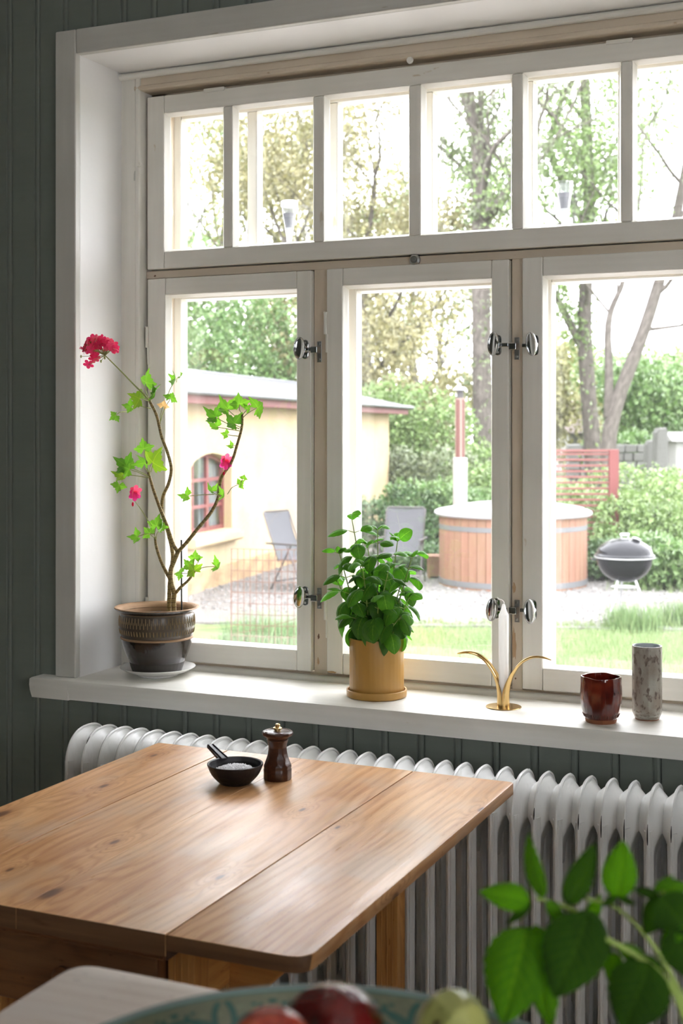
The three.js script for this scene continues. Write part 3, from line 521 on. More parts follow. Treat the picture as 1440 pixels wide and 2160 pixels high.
{ // stoneware cup, glazed red-brown over a bare foot with short incised strokes
  const gl = tex(512, 256, rep2((u, v) => { const s = fbm(u * 7, v * 4, 2, 4), f = fbm(u * 40, v * 25, 7, 2); return mix3([.46, .15, .085], [.30, .07, .05], clamp(.5 + s * 1.6 + f * .4, 0, 1)); }));
  phy('red_glaze', { map: gl, roughness: .12, clearcoat: .6, clearcoatRoughness: .05 });
  std('bare_clay', { color: C(.36, .13, .06), roughness: .6, bumpMap: plaster, bumpScale: .0008 });
  const o = thing('clay_cup', 'squat red-brown glazed stoneware cup with uneven rim next to the grey vase', 'cup', [1.310, SILL, -.038]);
  const rim = (g) => { const p = g.attributes.position; for (let i = 0; i < p.count; i++) { const y = p.getY(i), a = Math.atan2(p.getZ(i), p.getX(i)), k = 1 + .010 * Math.sin(2 * a + 1) * (y / .095) + .004 * Math.sin(5 * a); p.setXYZ(i, p.getX(i) * k, y + (y > .05 ? .0009 * Math.sin(3 * a + .5) + .0004 * Math.sin(7 * a) : 0), p.getZ(i) * k); } g.computeVertexNormals(); return toCreasedNormals(g, .9); };
  mesh('wall', rim(lathe([...smooth2([[.0342, .0092], [.0385, .020], [.0425, .04], [.0438, .062], [.0428, .082], [.0426, .0945]], 20), [.0418, .0968], [.0395, .0965], ...smooth2([[.0388, .092], [.039, .06], [.036, .03], [.028, .014], [0, .012]], 18)], 64, 1)), M.red_glaze, o);
  mesh('foot', rim(lathe([[0, 0], [.0305, 0], [.0325, .0018], [.0338, .009], [.0345, .0098]], 64, .8)), M.bare_clay, o);
  const st = []; for (let i = 0; i < 46; i++) { const a = i / 46 * 6.283; st.push(tube([V(.0358 * Math.cos(a), .0125, .0358 * Math.sin(a)), V(.0388 * Math.cos(a), .0195, .0388 * Math.sin(a))], .0008, 5)); }
  mesh('stroke_band', merge(st), std('stroke_clay', { color: C(.10, .03, .02), roughness: .5 }), o);
  const gv = tex(512, 512, rep2((u, v) => { const s = fbm(u * 5, v * 6, 2, 5), f = fbm(u * 38, v * 44, 7, 3), b = sst(fbm(u * 15 + 4, v * 15, 12, 4) + .2 * f, .06, .22); let c = mix3([.68, .67, .63], [.57, .53, .48], clamp(.5 + s * 2, 0, 1)); c = mix3(c, [.36, .30, .27], b * .6 * (.5 + .9 * clamp(.5 + f * 2, 0, 1))); const sp = sst(fbm(u * 90, v * 100, 30, 2), .3, .42) * .12; return [c[0] - sp, c[1] - sp, c[2] - sp]; }));
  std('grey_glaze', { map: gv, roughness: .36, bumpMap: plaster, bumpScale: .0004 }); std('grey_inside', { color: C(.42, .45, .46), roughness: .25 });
  const v = thing('stoneware_vase', 'tall narrow mottled grey stoneware vase rightmost on the sill', 'vase', [1.394, SILL, -.105]);
  mesh('wall', lathe([[0, .0], [.0228, 0], [.0245, .0008], [.0262, .004], ...smooth2([[.027, .006], [.0302, .014], [.0312, .024], [.0316, .09], [.0318, .154]], 16), [.0314, .1572], [.0300, .158]], 56), M.grey_glaze, v);
  mesh('lining', lathe([[.0300, .158], [.0288, .1565], [.0284, .14], [.028, .02], [0, .012]], 48), M.grey_inside, v);
  mesh('foot_ring', lathe([[.0225, -.0002], [.0250, .0005], [.0256, .0022], [.0248, .003]], 40), M.bare_clay, v);
}
// slim conical glasses standing between the panes on the rail under the top lights
{
  phy('cone_glass', { color: C(.95, .96, .97), transmission: .9, thickness: 0, roughness: .12 });
  phy('grey_grains', { color: C(.62, .62, .65), roughness: 1, transmission: .5, thickness: 0 }); phy('white_powder', { color: C(.95, .95, .95), roughness: 1, transmission: .7, thickness: 0 });
  phy('white_cap', { color: C(.95, .95, .95), roughness: 1, transmission: .6, thickness: 0 });
  const make = (px, lid, label) => {
    const p = onZ(px, 515, -.278), o = thing('glass_cone', label, 'glass', [p.x, 1.8905, -.278], 0);
    mesh('cone', lathe([[0, 0], [.0052, 0], [.006, .002], [.0085, .03], [.0185, .094], [.0205, .112], [.0196, .112], [.0176, .094], [.0078, .03], [0, .004]], 36), M.cone_glass, o);
    mesh('powder', lathe([[0, .004], [.0052, .004], [.0076, .03], [.0099, .048], [0, .049]], 24), M.white_powder, o);
    mesh('grains', lathe([[0, .0492], [.0098, .0492], [.0165, .084], [.0, .086]], 24), M.grey_grains, o);
    if (lid) mesh('lid', lathe([[0, .1185], [.019, .118], [.0225, .115], [.0228, .104], [.0215, .1015], [0, .1015]], 36), M.white_cap, o);
    return o;
  };
  make(610, true, 'narrow glass cone with a white lid standing between the panes, second top light');
  make(1190, false, 'open narrow glass cone of grey grains between the panes, fifth top light');
}
// ------------------------------------------------------------------ geranium in its brown pot
const GX = .163, GZ = -.118;
{
  std('white_china', { color: C(.80, .79, .76), roughness: .22 });
  const s = thing('pot_saucer', 'shallow white china saucer under the dark brown geranium pot', 'saucer', [GX + .002, SILL, GZ]);
  mesh('dish', lathe([[0, 0], [.050, 0], [.052, .002], [.052, .004], ...smooth2([[.060, .007], [.078, .013], [.0945, .0215]], 12), [.0952, .0232], [.0935, .0235], ...smooth2([[.076, .016], [.060, .0098], [.05, .0085]], 12), [0, .0085]], 72), M.white_china, s);
}
const ger = thing('potted_geranium', 'leggy geranium with bare branching stems and pink flowers in a dark brown pot', 'potted plant', [GX, SILL + .0088, GZ]);
{
  const gl = tex(512, 512, rep2((u, v) => { const s = fbm(u * 6, v * 5, 2, 4), d = sst(fbm(u * 9, v * 7, 8, 4), .05, .3); return mix3(mix3([.115, .085, .078], [.185, .125, .095], clamp(.5 + 2 * s, 0, 1)), [.22, .20, .185], d * .3); }));
  phy('brown_glaze', { map: gl, roughness: .2, clearcoat: .8, clearcoatRoughness: .08 });
  std('dark_slip', { color: C(.045, .04, .035), roughness: .5, bumpMap: plaster, bumpScale: .0006 });
  std('tan_clay', { color: C(.36, .22, .12), roughness: .7, bumpMap: plaster, bumpScale: .0006 });
  std('band_glaze', { color: C(.085, .065, .045), roughness: .28 });
  std('ochre_relief', { color: C(.33, .22, .10), roughness: .4 });
  // profile: unglazed foot band, belly, waist ring, stamped neck, flaring rim
  mesh('foot_band', lathe([[0, 0], [.0585, 0], [.0612, .002], [.0665, .0165], [.0695, .0275]], 72), M.dark_slip, ger);
  mesh('belly', lathe([[.0694, .0275], ...smooth2([[.0702, .029], [.079, .049], [.0868, .073], [.0895, .086]], 16)], 72), M.brown_glaze, ger);
  mesh('ring', lathe([[.0893, .0855], [.0915, .0868], [.092, .0888], [.0912, .0905], [.089, .0915]], 72), M.tan_clay, ger);
  mesh('neck', lathe([[.0888, .0915], ...smooth2([[.0905, .095], [.0945, .112], [.0952, .13], [.0938, .146]], 16), [.0918, .149], [.091, .1515]], 72), M.band_glaze, ger);
  mesh('rim', lathe([[.0908, .1512], [.0945, .1535], [.1015, .157], [.1062, .1607], [.1075, .163]], 72), M.brown_glaze, ger);
  mesh('inner_wall', lathe([[.1074, .1631], [.1060, .1652], [.1010, .1648], [.0955, .1615], [.092, .156], [.0905, .145], [.089, .12]], 72), M.tan_clay, ger);
  const neckR = (y) => { const p = [[.0915, .0888], [.095, .0905], [.112, .0945], [.13, .0952], [.146, .0938]]; for (let i = 0; i + 1 < p.length; i++) if (y <= p[i + 1][0]) return lerp(p[i][1], p[i + 1][1], (y - p[i][0]) / (p[i + 1][0] - p[i][0])); return .0938; };
  for (const [y0, y1, n, o, w] of [[.1285, .1455, 62, 0, .0011], [.119, .1345, 62, .5, .0009], [.1005, .1125, 68, 0, .0013]]) {
    const list = []; for (let i = 0; i < n; i++) { const a = (i + o) / n * 6.283, q = (y) => V(neckR(y) * Math.cos(a) * 1.003, y, neckR(y) * Math.sin(a) * 1.003); list.push(tube([q(y0), q((y0 + y1) / 2), q(y1)], [w * .9, w, w * .5], 5)); }
    mesh('stroke_row', merge(list), M.ochre_relief, ger);
  }
  mesh('soil', lumpy(lathe([[.0888, .138], [.07, .143], [.03, .145], [0, .146]], 40), .004, 50), M.soil, ger);
  std('ger_bark', { map: tex(256, 128, rep2((u, v) => { const s = fbm(u * 14, v * 5, 2, 4), n = sst(Math.sin(u * 40 + 2 * fbm(u * 8, v * 3, 1, 2)), .8, .98); return mix3(mix3([.66, .59, .38], [.50, .42, .26], clamp(.5 + 1.6 * s, 0, 1)), [.26, .19, .12], n * .6); }), true, 14, 30), roughness: .7 });
  phy('ger_green_stem', { color: C(.36, .40, .14), roughness: .6 });
  const b = ger.position, L = (px, py, z = -.118) => onZ(px, py, z).sub(b);
  const stem = (pts, r, mat = M.ger_bark, name = 'stem', lump = .12) => { const P = pts.map((p) => L(...p)), c = curve(P), n = Math.max(10, P.length * 7); const q = c.getPoints(n); const radii = q.map((_, i) => lerp(r[0], r[1], i / n) * (1 + lump * Math.pow(Math.max(0, Math.sin(i * 1.55)), 4))); return mesh(name, tube(q, radii, 8), mat, ger); };
  stem([[367, 1292, -.11], [366, 1268, -.11], [367, 1250, -.11], [361, 1230, -.112], [360, 1203, -.115], [366, 1186, -.118], [375, 1164, -.118]], [.0062, .0056]);
  stem([[356, 1292, -.125], [357, 1265, -.125], [358, 1232, -.122], [359, 1220, -.118]], [.0060, .0048]);
  stem([[359, 1222, -.118], [350, 1206, -.115], [338, 1180, -.11], [329, 1150, -.105], [327, 1133, -.1]], [.0046, .0032]);
  stem([[375, 1164, -.118], [366, 1150, -.115], [353, 1112, -.108], [340, 1079, -.1], [330, 1052, -.095], [321, 1025, -.09], [313, 996, -.085]], [.0050, .0034]);
  stem([[360, 1215, -.13], [364, 1170, -.14], [353, 1118, -.14], [342, 1080, -.13], [343, 1050, -.12], [356, 1018, -.11], [361, 988, -.1], [353, 954, -.09], [341, 922, -.08], [330, 876, -.065], [315, 845, -.05]], [.0048, .0034]);
  stem([[315, 845, -.05], [300, 828, -.035], [287, 816, -.022], [258, 786, 0], [222, 750, .018]], [.0026, .0013], M.ger_green_stem, 'flower_stalk', 0);
  stem([[375, 1164, -.118], [392, 1146, -.118], [417, 1115, -.115], [446, 1079, -.112], [460, 1050, -.11], [467, 1008, -.108], [488, 975, -.105], [500, 938, -.102], [510, 900, -.1], [511, 874, -.1]], [.0050, .0030]);
  stem([[366, 1256, -.11], [380, 1240, -.11], [398, 1223, -.112], [413, 1202, -.112]], [.0042, .0030]);
  std('stake', { color: C(.03, .04, .035), roughness: .6 });
  mesh('support_stake', tube([L(383, 1292, -.13), L(382.5, 1139, -.13)], .0022, 8), M.stake, ger);
  // five-lobed leaves
  const lobed = (cup, seed) => { const rnd = rng(seed), N = 46, pos = [0, 0, 0], uv = [.5, .5], idx = [];
    const R = (a) => { const l = 1 - Math.pow(Math.abs(Math.sin(a * 2.5 * .86)), .8), t = .06 * Math.cos(a * 15 * .86); const back = sst(Math.abs(a), 2.35, 2.75); return (.58 + .42 * l + t) * (1 - .75 * back); };
    for (const f of [.5, 1]) for (let i = 0; i <= N; i++) { const a = (i / N * 2 - 1) * 2.72, r = (f === 1 ? R(a) : .5 * Math.min(R(a), .75)) * .5; pos.push(Math.sin(a) * r, Math.cos(a) * r, cup * r * r * 2 + .035 * f * Math.cos(a * 5 * .86)); uv.push(.5 + Math.sin(a) * r, .5 + Math.cos(a) * r); }
    const A = 1, B = N + 2; for (let i = 0; i < N; i++) idx.push(0, A + i + 1, A + i, A + i, A + i + 1, B + i + 1, A + i, B + i + 1, B + i);
    const g = new THREE.BufferGeometry(); g.setAttribute('position', new THREE.Float32BufferAttribute(pos, 3)); g.setAttribute('uv', new THREE.Float32BufferAttribute(uv, 2)); g.setIndex(idx); g.computeVertexNormals(); return g; };
  const lg = [lobed(.35, 1), lobed(-.3, 2), lobed(.7, 3)];
  const lv = tex(128, 128, (u, v) => { const a = Math.atan2(u - .5, v - .5), r = Math.hypot(u - .5, v - .5); const vein = Math.exp(-Math.pow(Math.sin(a * 2.5 * .86) * r / .018, 2)) * .6; return mix3([.40, .60, .17], [.62, .76, .32], vein); });
  phy('ger_leaf', { map: lv, color: C(1.2, 1.25, .95), roughness: 1, transmission: .55, thickness: 0 });
  phy('ger_leaf_dark', { map: lv, color: C(.8, .95, .68), roughness: 1, transmission: .5, thickness: 0 });
  phy('ger_leaf_yellow', { map: lv, color: C(1.6, 1.2, .7), roughness: 1, transmission: .55, thickness: 0 });
  phy('ger_leaf_dry', { color: C(.80, .50, .20), roughness: 1, transmission: .45, thickness: 0 });
  const rnd = rng(99), mats = { g: M.ger_leaf, d: M.ger_leaf_dark, y: M.ger_leaf_yellow, o: M.ger_leaf_dry };
  // leaf: pixel, depth, size in pixels, stalk start pixel + depth, facing (x, y, z), kind
  const leaf = (px, py, z, r, sx, sy, face, kind = 'g') => {
    const p = L(px, py, z), s = L(sx, sy, z * .6 - .045), size = r * 2 * 1.5 * .00123, dir = p.clone().sub(s); dir.z *= .4; if (dir.length() < .004) dir.set(0, 1, 0); dir.normalize();
    const root = p.clone().addScaledVector(dir, -size * .12);
    const m1 = s.clone().lerp(root, .5).add(V(0, .006 * (rnd() - .3), .006));
    mesh('petiole', tube([s, m1, root], [.0011, .0008], 6, 8), M.ger_green_stem, ger);
    const m = mesh('leaf', lg[Math.floor(rnd() * 3)], mats[kind], ger); orient(m, root, dir, V(...face), size, 1); return m;
  };
  const F = [[.2, .5, .8], [-.2, .8, .5], [.5, .2, .8], [.1, .9, .4], [.6, .5, .6]];
  const list = [
    // right branch
    [449, 877, -.09, 17, 505, 905, 0, 'd'], [475, 859, -.095, 18, 508, 888, 1], [504, 847, -.1, 15, 510, 872, 2], [524, 861, -.1, 9, 512, 876, 0], [548, 857, -.09, 17, 513, 880, 2], [489, 889, -.08, 18, 508, 902, 1, 'd'], [453, 900, -.1, 13, 505, 909, 4], [475, 916, -.1, 8, 502, 920, 2], [487, 942, -.1, 7, 497, 940, 0],
    [391, 1047, -.1, 13, 452, 1043, 4], [444, 1034, -.1, 11, 461, 1046, 3], [472, 1044, -.09, 12, 462, 1050, 0], [507, 1019, -.1, 9, 480, 1042, 4], [514, 1006, -.1, 6, 508, 1028, 2],
    // left branches
    [308, 800, -.05, 20, 313, 838, 3], [325, 822, -.045, 17, 318, 846, 1], [326, 832, -.03, 15, 316, 842, 0, 'd'], [289, 838, -.03, 17, 312, 846, 0, 'y'], [271, 857, -.03, 11, 318, 862, 2], [240, 879, -.02, 10, 268, 868, 4], [371, 800, -.08, 14, 352, 845, 3], [383, 792, -.09, 8, 372, 806, 1], [362, 836, -.09, 11, 338, 890, 4], [345, 853, -.085, 9, 338, 894, 2, 'o'],
    [302, 941, -.08, 15, 316, 1000, 0], [325, 968, -.06, 24, 316, 1002, 0, 'y'], [303, 972, -.075, 15, 313, 996, 1], [337, 956, -.085, 9, 318, 996, 3, 'd'], [260, 979, -.07, 19, 314, 1004, 0, 'd'], [268, 988, -.06, 14, 314, 1006, 2], [253, 1002, -.06, 15, 313, 1008, 4, 'y'], [250, 1028, -.06, 12, 262, 1000, 2],
    [331, 1104, -.09, 17, 328, 1138, 0], [312, 1121, -.09, 12, 327, 1134, 2], [342, 1112, -.085, 11, 329, 1138, 1], [285, 1133, -.08, 13, 326, 1126, 0],
    // low branch
    [411, 1173, -.11, 11, 411, 1202, 3], [396, 1190, -.1, 11, 410, 1204, 0], [406, 1200, -.095, 14, 412, 1205, 2, 'y'], [377, 1209, -.1, 11, 408, 1208, 4], [460, 1194, -.105, 13, 413, 1202, 0], [421, 1180, -.115, 6, 412, 1200, 1]];
  for (const [px, py, z, r, sx, sy, f, k] of list) leaf(px, py, z, r, sx, sy, F[f], k);
  // flowers: five petals each
  const petal = grid(5, 4, (u, v) => { const q = v * 2 - 1, w = .34 * Math.pow(Math.sin(Math.PI * Math.pow(u, 1.6) * .93), .8) + .03; return [q * w, u, .22 * u * u - .12 * q * q * w]; });
  const floret = mergeGeometries([0, 1, 2, 3, 4].map((i) => petal.clone().rotateX(-.45).rotateZ(i / 5 * 6.283 + .2)));
  phy('petal_red', { color: C(.92, .035, .17), roughness: 1, transmission: .5, thickness: 0 }); phy('petal_deep', { color: C(.72, .018, .10), roughness: 1, transmission: .5, thickness: 0 });
  phy('petal_coral', { color: C(1, .12, .24), roughness: 1, transmission: .5, thickness: 0 }); phy('petal_pink', { color: C(.88, .07, .36), roughness: 1, transmission: .5, thickness: 0 });
  const head = L(211, 734, .022), hb = L(222, 750, .018);
  const fh = group('flower_head', ger);
  for (let i = 0; i < 44; i++) {
    const a = i * 2.399, q = Math.sqrt((i + .5) / 44), up = Math.cos(q * 1.75), dir = V(Math.cos(a) * Math.sin(q * 1.75), up * .9 + .1, Math.sin(a) * Math.sin(q * 1.75) * .6).normalize();
    const p = head.clone().add(V(dir.x * .044, dir.y * .030 - .004, Math.max(dir.z * .030, -.028)));
    mesh('pedicel', tube([hb, hb.clone().lerp(p, .5).add(V(0, .004, 0)), p], .0006, 4, 6), M.ger_green_stem, fh);
    const f = mesh('floret', floret, [M.petal_red, M.petal_deep, M.petal_red, M.petal_coral][Math.floor(rnd() * 4)], fh);
    orient(f, p, V(rnd() - .5, rnd() - .5, rnd() - .5), dir.clone().add(V((rnd() - .5) * .8, (rnd() - .5) * .8, (rnd() - .5) * .8)), .0125 + rnd() * .0035);
  }
  for (const [px, py] of [[197, 758], [186, 770], [200, 752]]) { const p = L(px, py, .03); mesh('pedicel', tube([hb, p], .0006, 4), M.ger_green_stem, fh); orient(mesh('floret', floret, M.petal_red, fh), p, V(1, .4, 0), V(.2, -.6, .7), .014); }
  for (const [px, py] of [[213, 762], [221, 755], [171, 752]]) { const p = L(px, py, .025); mesh('pedicel', tube([hb, p], .0006, 4), M.ger_green_stem, fh); mesh('bud', new THREE.SphereGeometry(.0022, 8, 6).scale(1, 1.8, 1).translate(p.x, p.y, p.z), M.ger_green_stem, fh); }
  for (const [px, py, z, sx, sy] of [[283, 1040, -.06, 320, 1110], [475, 974, -.1, 458, 1040]]) {
    const p = L(px, py, z), g = group('flower', ger);
    mesh('stalk', tube([L(sx, sy, -.09), L((px + sx) / 2 - 4, (py + sy) / 2, -.08), p.clone().add(V(0, -.016, 0)), p], [.001, .0008], 6, 10), M.ger_green_stem, g);
    for (const [dx, dy, up] of [[-.006, .004, [-.5, .6, .6]], [.007, .005, [.5, .7, .5]], [0, -.006, [.2, -.2, 1]], [.006, -.004, [.7, .1, .7]]]) orient(mesh('floret', floret, dy < 0 ? M.petal_pink : M.petal_coral, g), p.clone().add(V(dx, dy, .004)), V(dy * 90, 1, .2), V(...up), .0155);
    mesh('bud', new THREE.SphereGeometry(.003, 8, 6).scale(1, 1.9, 1).translate(p.x - .004, p.y - .028, p.z), M.petal_deep, g);
  }
}
// ------------------------------------------------------------------ worktop, fruit, mint: near the camera
const WTOP = .90;
{
  const ash = pineTex(1024, 512, [], 33, [.90, .85, .81], [.80, .73, .68], [.5, .4, .35], [.88, .85, .83]);
  std('pale_wood', { map: ash, roughness: .5 }); std('cabinet_paint', { color: C(.16, .19, .18), roughness: .5 });
  const x0 = 1.180, z0 = 1.668, x1 = 2.75, z1 = 2.42, o = thing('kitchen_counter', 'pale wooden kitchen worktop with rounded corner in the near foreground', 'counter', [0, 0, 0]);
  const s = new THREE.Shape(), r = .03; s.moveTo(x0, z1); s.lineTo(x0, z0 + r); s.quadraticCurveTo(x0, z0, x0 + r, z0); s.lineTo(x1, z0); s.lineTo(x1, z1); s.closePath();
  mesh('worktop', metric(mapPoints(prism(s, .032, .004, 10), (x, z, y) => [x, WTOP - .032 + y, z]), 'x'), M.pale_wood, o);
  mesh('cabinet', bar(x0 + .30, x1 - .03, .08, WTOP - .032, z0 + .28, z1 - .03, .004), M.cabinet_paint, o);
  mesh('plinth', bar(x0 + .34, x1 - .05, 0, .08, z0 + .32, z1 - .06, .002), M.cabinet_paint, o);
}
{
  // fruit dish: beige glaze with a teal garland of arcs and dots painted round the inside
  const cv = document.createElement('canvas'); cv.width = 2048; cv.height = 256; const g = cv.getContext('2d');
  g.fillStyle = 'rgb(104,106,86)'; g.fillRect(0, 0, 2048, 256);
  const rnd = rng(3); for (let i = 0; i < 2600; i++) { g.fillStyle = `rgba(${120 + rnd() * 80},${125 + rnd() * 60},${100 + rnd() * 50},.12)`; g.fillRect(rnd() * 2048, rnd() * 256, 3 + rnd() * 9, 2 + rnd() * 5); }
  g.strokeStyle = 'rgb(52,84,76)'; g.fillStyle = 'rgb(52,84,76)'; g.lineCap = 'round';
  for (let k = 0; k < 16; k++) { const x = k * 128; g.lineWidth = 9; g.beginPath(); g.arc(x + 64, 120, 66, Math.PI * 1.02, Math.PI * 1.98); g.stroke(); g.lineWidth = 5; g.beginPath(); g.arc(x + 64, 120, 44, Math.PI * 1.05, Math.PI * 1.95); g.stroke();
    g.lineWidth = 8; g.beginPath(); g.moveTo(x, 190); g.bezierCurveTo(x - 4, 120, x + 26, 80, x + 6, 26); g.stroke(); g.beginPath(); g.moveTo(x, 190); g.bezierCurveTo(x + 4, 120, x - 26, 80, x - 6, 26); g.stroke();
    g.lineWidth = 6; g.beginPath(); g.arc(x, 60, 74, Math.PI * .02, Math.PI * .98); g.stroke(); g.beginPath(); g.arc(x, 34, 50, Math.PI * .05, Math.PI * .95); g.stroke();
    for (const [dx, dy, q] of [[64, 100, 8], [50, 116, 5], [78, 116, 5], [64, 36, 6], [40, 40, 4], [88, 40, 4]]) { g.beginPath(); g.arc(x + dx, dy, q, 0, 7); g.fill(); } }
  g.lineWidth = 6; for (const y of [236]) { g.beginPath(); g.moveTo(0, y); g.lineTo(2048, y); g.stroke(); }
  g.fillStyle = 'rgb(74,104,96)'; g.fillRect(0, 0, 2048, 9);
  const ct = new THREE.CanvasTexture(cv); ct.colorSpace = THREE.SRGBColorSpace; ct.wrapS = THREE.RepeatWrapping; ct.magFilter = THREE.LinearFilter;
  phy('painted_glaze', { map: ct, roughness: .22 }); phy('pale_glaze', { color: C(.20, .255, .235), roughness: .2 });
  const R = .2013, H = .10, bp = [EYE.x - .339, WTOP, EYE.z - .721], o = thing('fruit_dish', 'wide ceramic fruit dish with teal garland pattern inside its rim in the foreground', 'bowl', bp);
  const outer = smooth2([[.07, .008], [.11, .022], [.16, .055], [.19, .085], [R, H]], 24);
  mesh('outside', lathe([[0, .004], [.066, .004], [.066, 0], [.071, 0], [.072, .008], ...outer, [R + .0006, H + .002], [R - .002, H + .004], [R - .006, H + .002]], 96), M.pale_glaze, o);
  const inner = smooth2([[R - .006, H + .002], [.183, .083], [.155, .057], [.105, .027]], 20);
  const ig = new THREE.LatheGeometry(inner.map((p) => new THREE.Vector2(...p)), 128); ig.index && ig.computeVertexNormals();
  { const uv = ig.attributes.uv; for (let i = 0; i < uv.count; i++) uv.setXY(i, uv.getX(i), 1 - uv.getY(i) * 1.0); }
  mesh('painted_band', ig, M.painted_glaze, o);
  mesh('inside_base', lathe([[.105, .027], [.06, .014], [0, .012]], 64), M.pale_glaze, o);
  const skin = (base, blush, dots, seed) => tex(256, 256, (u, v) => { const s = fbm(u * 5 + seed, v * 3, 1, 3), f = fbm(u * 50, v * 7 + seed, 4, 3); let c = mix3(base, blush, clamp(.45 + 1.1 * s + .5 * f, 0, 1)); if (dots) { const d = sst(fbm(u * 70, v * 70, seed, 2), .34, .42) * .25; c = [c[0] + d * .5, c[1] + d * .5, c[2] + d * .4]; } return c; });
  phy('red_apple', { map: skin([.42, .07, .06], [.27, .035, .04], true, 2), roughness: .22, clearcoat: .4, clearcoatRoughness: .15 });
  phy('streaked_apple', { map: skin([.70, .34, .22], [.45, .07, .06], true, 9), roughness: .25, clearcoat: .3, clearcoatRoughness: .2 });
  phy('pale_apple', { map: skin([.66, .66, .38], [.58, .60, .33], true, 5), roughness: .28, clearcoat: .3, clearcoatRoughness: .2 });
  std('apple_stalk', { color: C(.10, .06, .03), roughness: .8 });
  const body = (r) => lathe([[0, -.80 * r], [.10 * r, -.84 * r], ...smooth2([[.28 * r, -.86 * r], [.66 * r, -.66 * r], [.95 * r, -.18 * r], [.99 * r, .16 * r], [.80 * r, .60 * r], [.45 * r, .80 * r], [.22 * r, .76 * r], [.08 * r, .60 * r]], 36), [0, .55 * r]], 48, 1.2);
  const apple = (label, mat, px, py, t, r, tilt) => { const p = at(px, py, t), o = thing('apple', label, 'apple', [p.x, p.y, p.z]); o.rotation.set(...tilt); mesh('flesh', body(r), mat, o); mesh('stalk', tube([V(0, .55 * r, 0), V(.002, .75 * r, .001), V(.005, .95 * r, .001)], [.0012, .0016], 6), M.apple_stalk, o); return o; };
  apple('deep red apple in the middle of the fruit dish', M.red_apple, 702, 2208, .83, .0375, [.9, .2, .3]);
  apple('red and yellow streaked apple nearest the camera in the fruit dish', M.streaked_apple, 572, 2218, .765, .0245, [.7, .5, -.3]);
  apple('pale yellow-green apple at the right of the fruit dish', M.pale_apple, 958, 2170, .80, .0225, [1.2, -.4, .5]);
}
{ // mint (lemon balm) in a small white pot beside the dish
  const o = thing('potted_mint', 'blurred bright green mint plant leaning in from the right foreground', 'potted plant', [2.0, WTOP, 1.905]);
  const b = o.position, L = (px, py, t) => at(px, py, t).sub(b);
  std('white_pot', { color: C(.78, .78, .78), roughness: .2 }); std('blue_line', { color: C(.05, .07, .2), roughness: .3 });
  mesh('pot', lathe([[0, 0], [.036, 0], [.040, .003], [.046, .04], [.0495, .078], [.0485, .080], [.046, .079], [.0445, .068], [0, .066]], 48), M.white_pot, o);
  mesh('blue_rim', lathe([[.0492, .0725], [.0500, .0755], [.0500, .0785]], 48), M.blue_line, o);
  mesh('soil', lumpy(lathe([[.0446, .064], [.03, .068], [0, .069]], 30), .003, 60), M.soil, o);
  phy('mint_stem', { color: C(.34, .46, .10), roughness: .6 });
  const lt = tex(256, 256, (u, v) => { const a = Math.abs(v - .5) * 2, mid = Math.exp(-Math.pow(a / .05, 2)), w = (((u - a * .3) * 8) % 1 + 1) % 1, side = Math.exp(-Math.pow((w - .5) / .1, 2)) * (1 - a * .6), s = .07 * fbm(u * 8, v * 8, 3, 3); return mix3([.32 + s, .54 + s, .05], [.46, .68, .16], clamp(mid * .6 + side * .5, 0, 1)); });
  for (const [i, k] of [[0, .95], [1, .38], [2, 1.35]]) phy('mint_leaf_' + i, { map: lt, color: C(k * .95, k, k * .2), roughness: 1, transmission: .6, thickness: 0, specularIntensity: .25 });  // dark and bright copies put shade and light into the leaf colour
  const geo = (droop) => grid(18, 10, (u, v) => { const q = v * 2 - 1, t = 1 + .07 * (1 - 2 * (((u * 9) % 1 + 1) % 1)), w = .37 * Math.pow(Math.sin(Math.PI * Math.pow(u, .72)), .8) * t + .001; return [q * w, u, .10 * (1 - q * q) * Math.sin(Math.PI * u) - droop * u * u - .05 * Math.exp(-q * q * 20) + .014 * Math.sin((u - Math.abs(q) * .3) * 50) * Math.abs(q)]; });
  const gs = [geo(.15), geo(.35), geo(.0)];
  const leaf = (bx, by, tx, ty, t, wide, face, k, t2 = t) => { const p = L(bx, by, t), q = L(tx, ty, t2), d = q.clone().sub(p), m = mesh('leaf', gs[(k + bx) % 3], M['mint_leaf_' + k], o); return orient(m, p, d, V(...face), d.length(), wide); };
  const st = (pts, r) => mesh('stem', tube(pts.map((p) => L(...p)), r, 7, 24), M.mint_stem, o);
  st([[1455, 2175, .92], [1410, 2075, .94], [1340, 2015, .95], [1270, 1975, .96], [1215, 1925, .97], [1165, 1905, .98], [1130, 1895, .98]], [.0026, .0015]);
  st([[1470, 2170, .98], [1400, 2030, 1.0], [1350, 1960, 1.0], [1290, 1910, 1.0], [1235, 1895, 1.0]], [.0022, .0012]);
  st([[1480, 2165, .95], [1450, 2020, .96], [1420, 1930, .97], [1395, 1880, .97]], [.0024, .0014]);
  const Fc = [.2, .35, .9];
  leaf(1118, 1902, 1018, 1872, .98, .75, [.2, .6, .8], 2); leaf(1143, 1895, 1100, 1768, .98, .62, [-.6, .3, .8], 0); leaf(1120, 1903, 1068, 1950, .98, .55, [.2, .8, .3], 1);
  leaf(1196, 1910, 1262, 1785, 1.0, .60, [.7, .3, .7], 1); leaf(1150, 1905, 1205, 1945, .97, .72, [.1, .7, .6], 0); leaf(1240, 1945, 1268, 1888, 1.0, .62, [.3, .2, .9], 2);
  leaf(1300, 1895, 1314, 1776, .99, .80, Fc, 2); leaf(1300, 1890, 1342, 1908, .99, .8, [.2, .9, .3], 1); leaf(1300, 1890, 1268, 1912, .99, .8, [.2, .9, .3], 1);
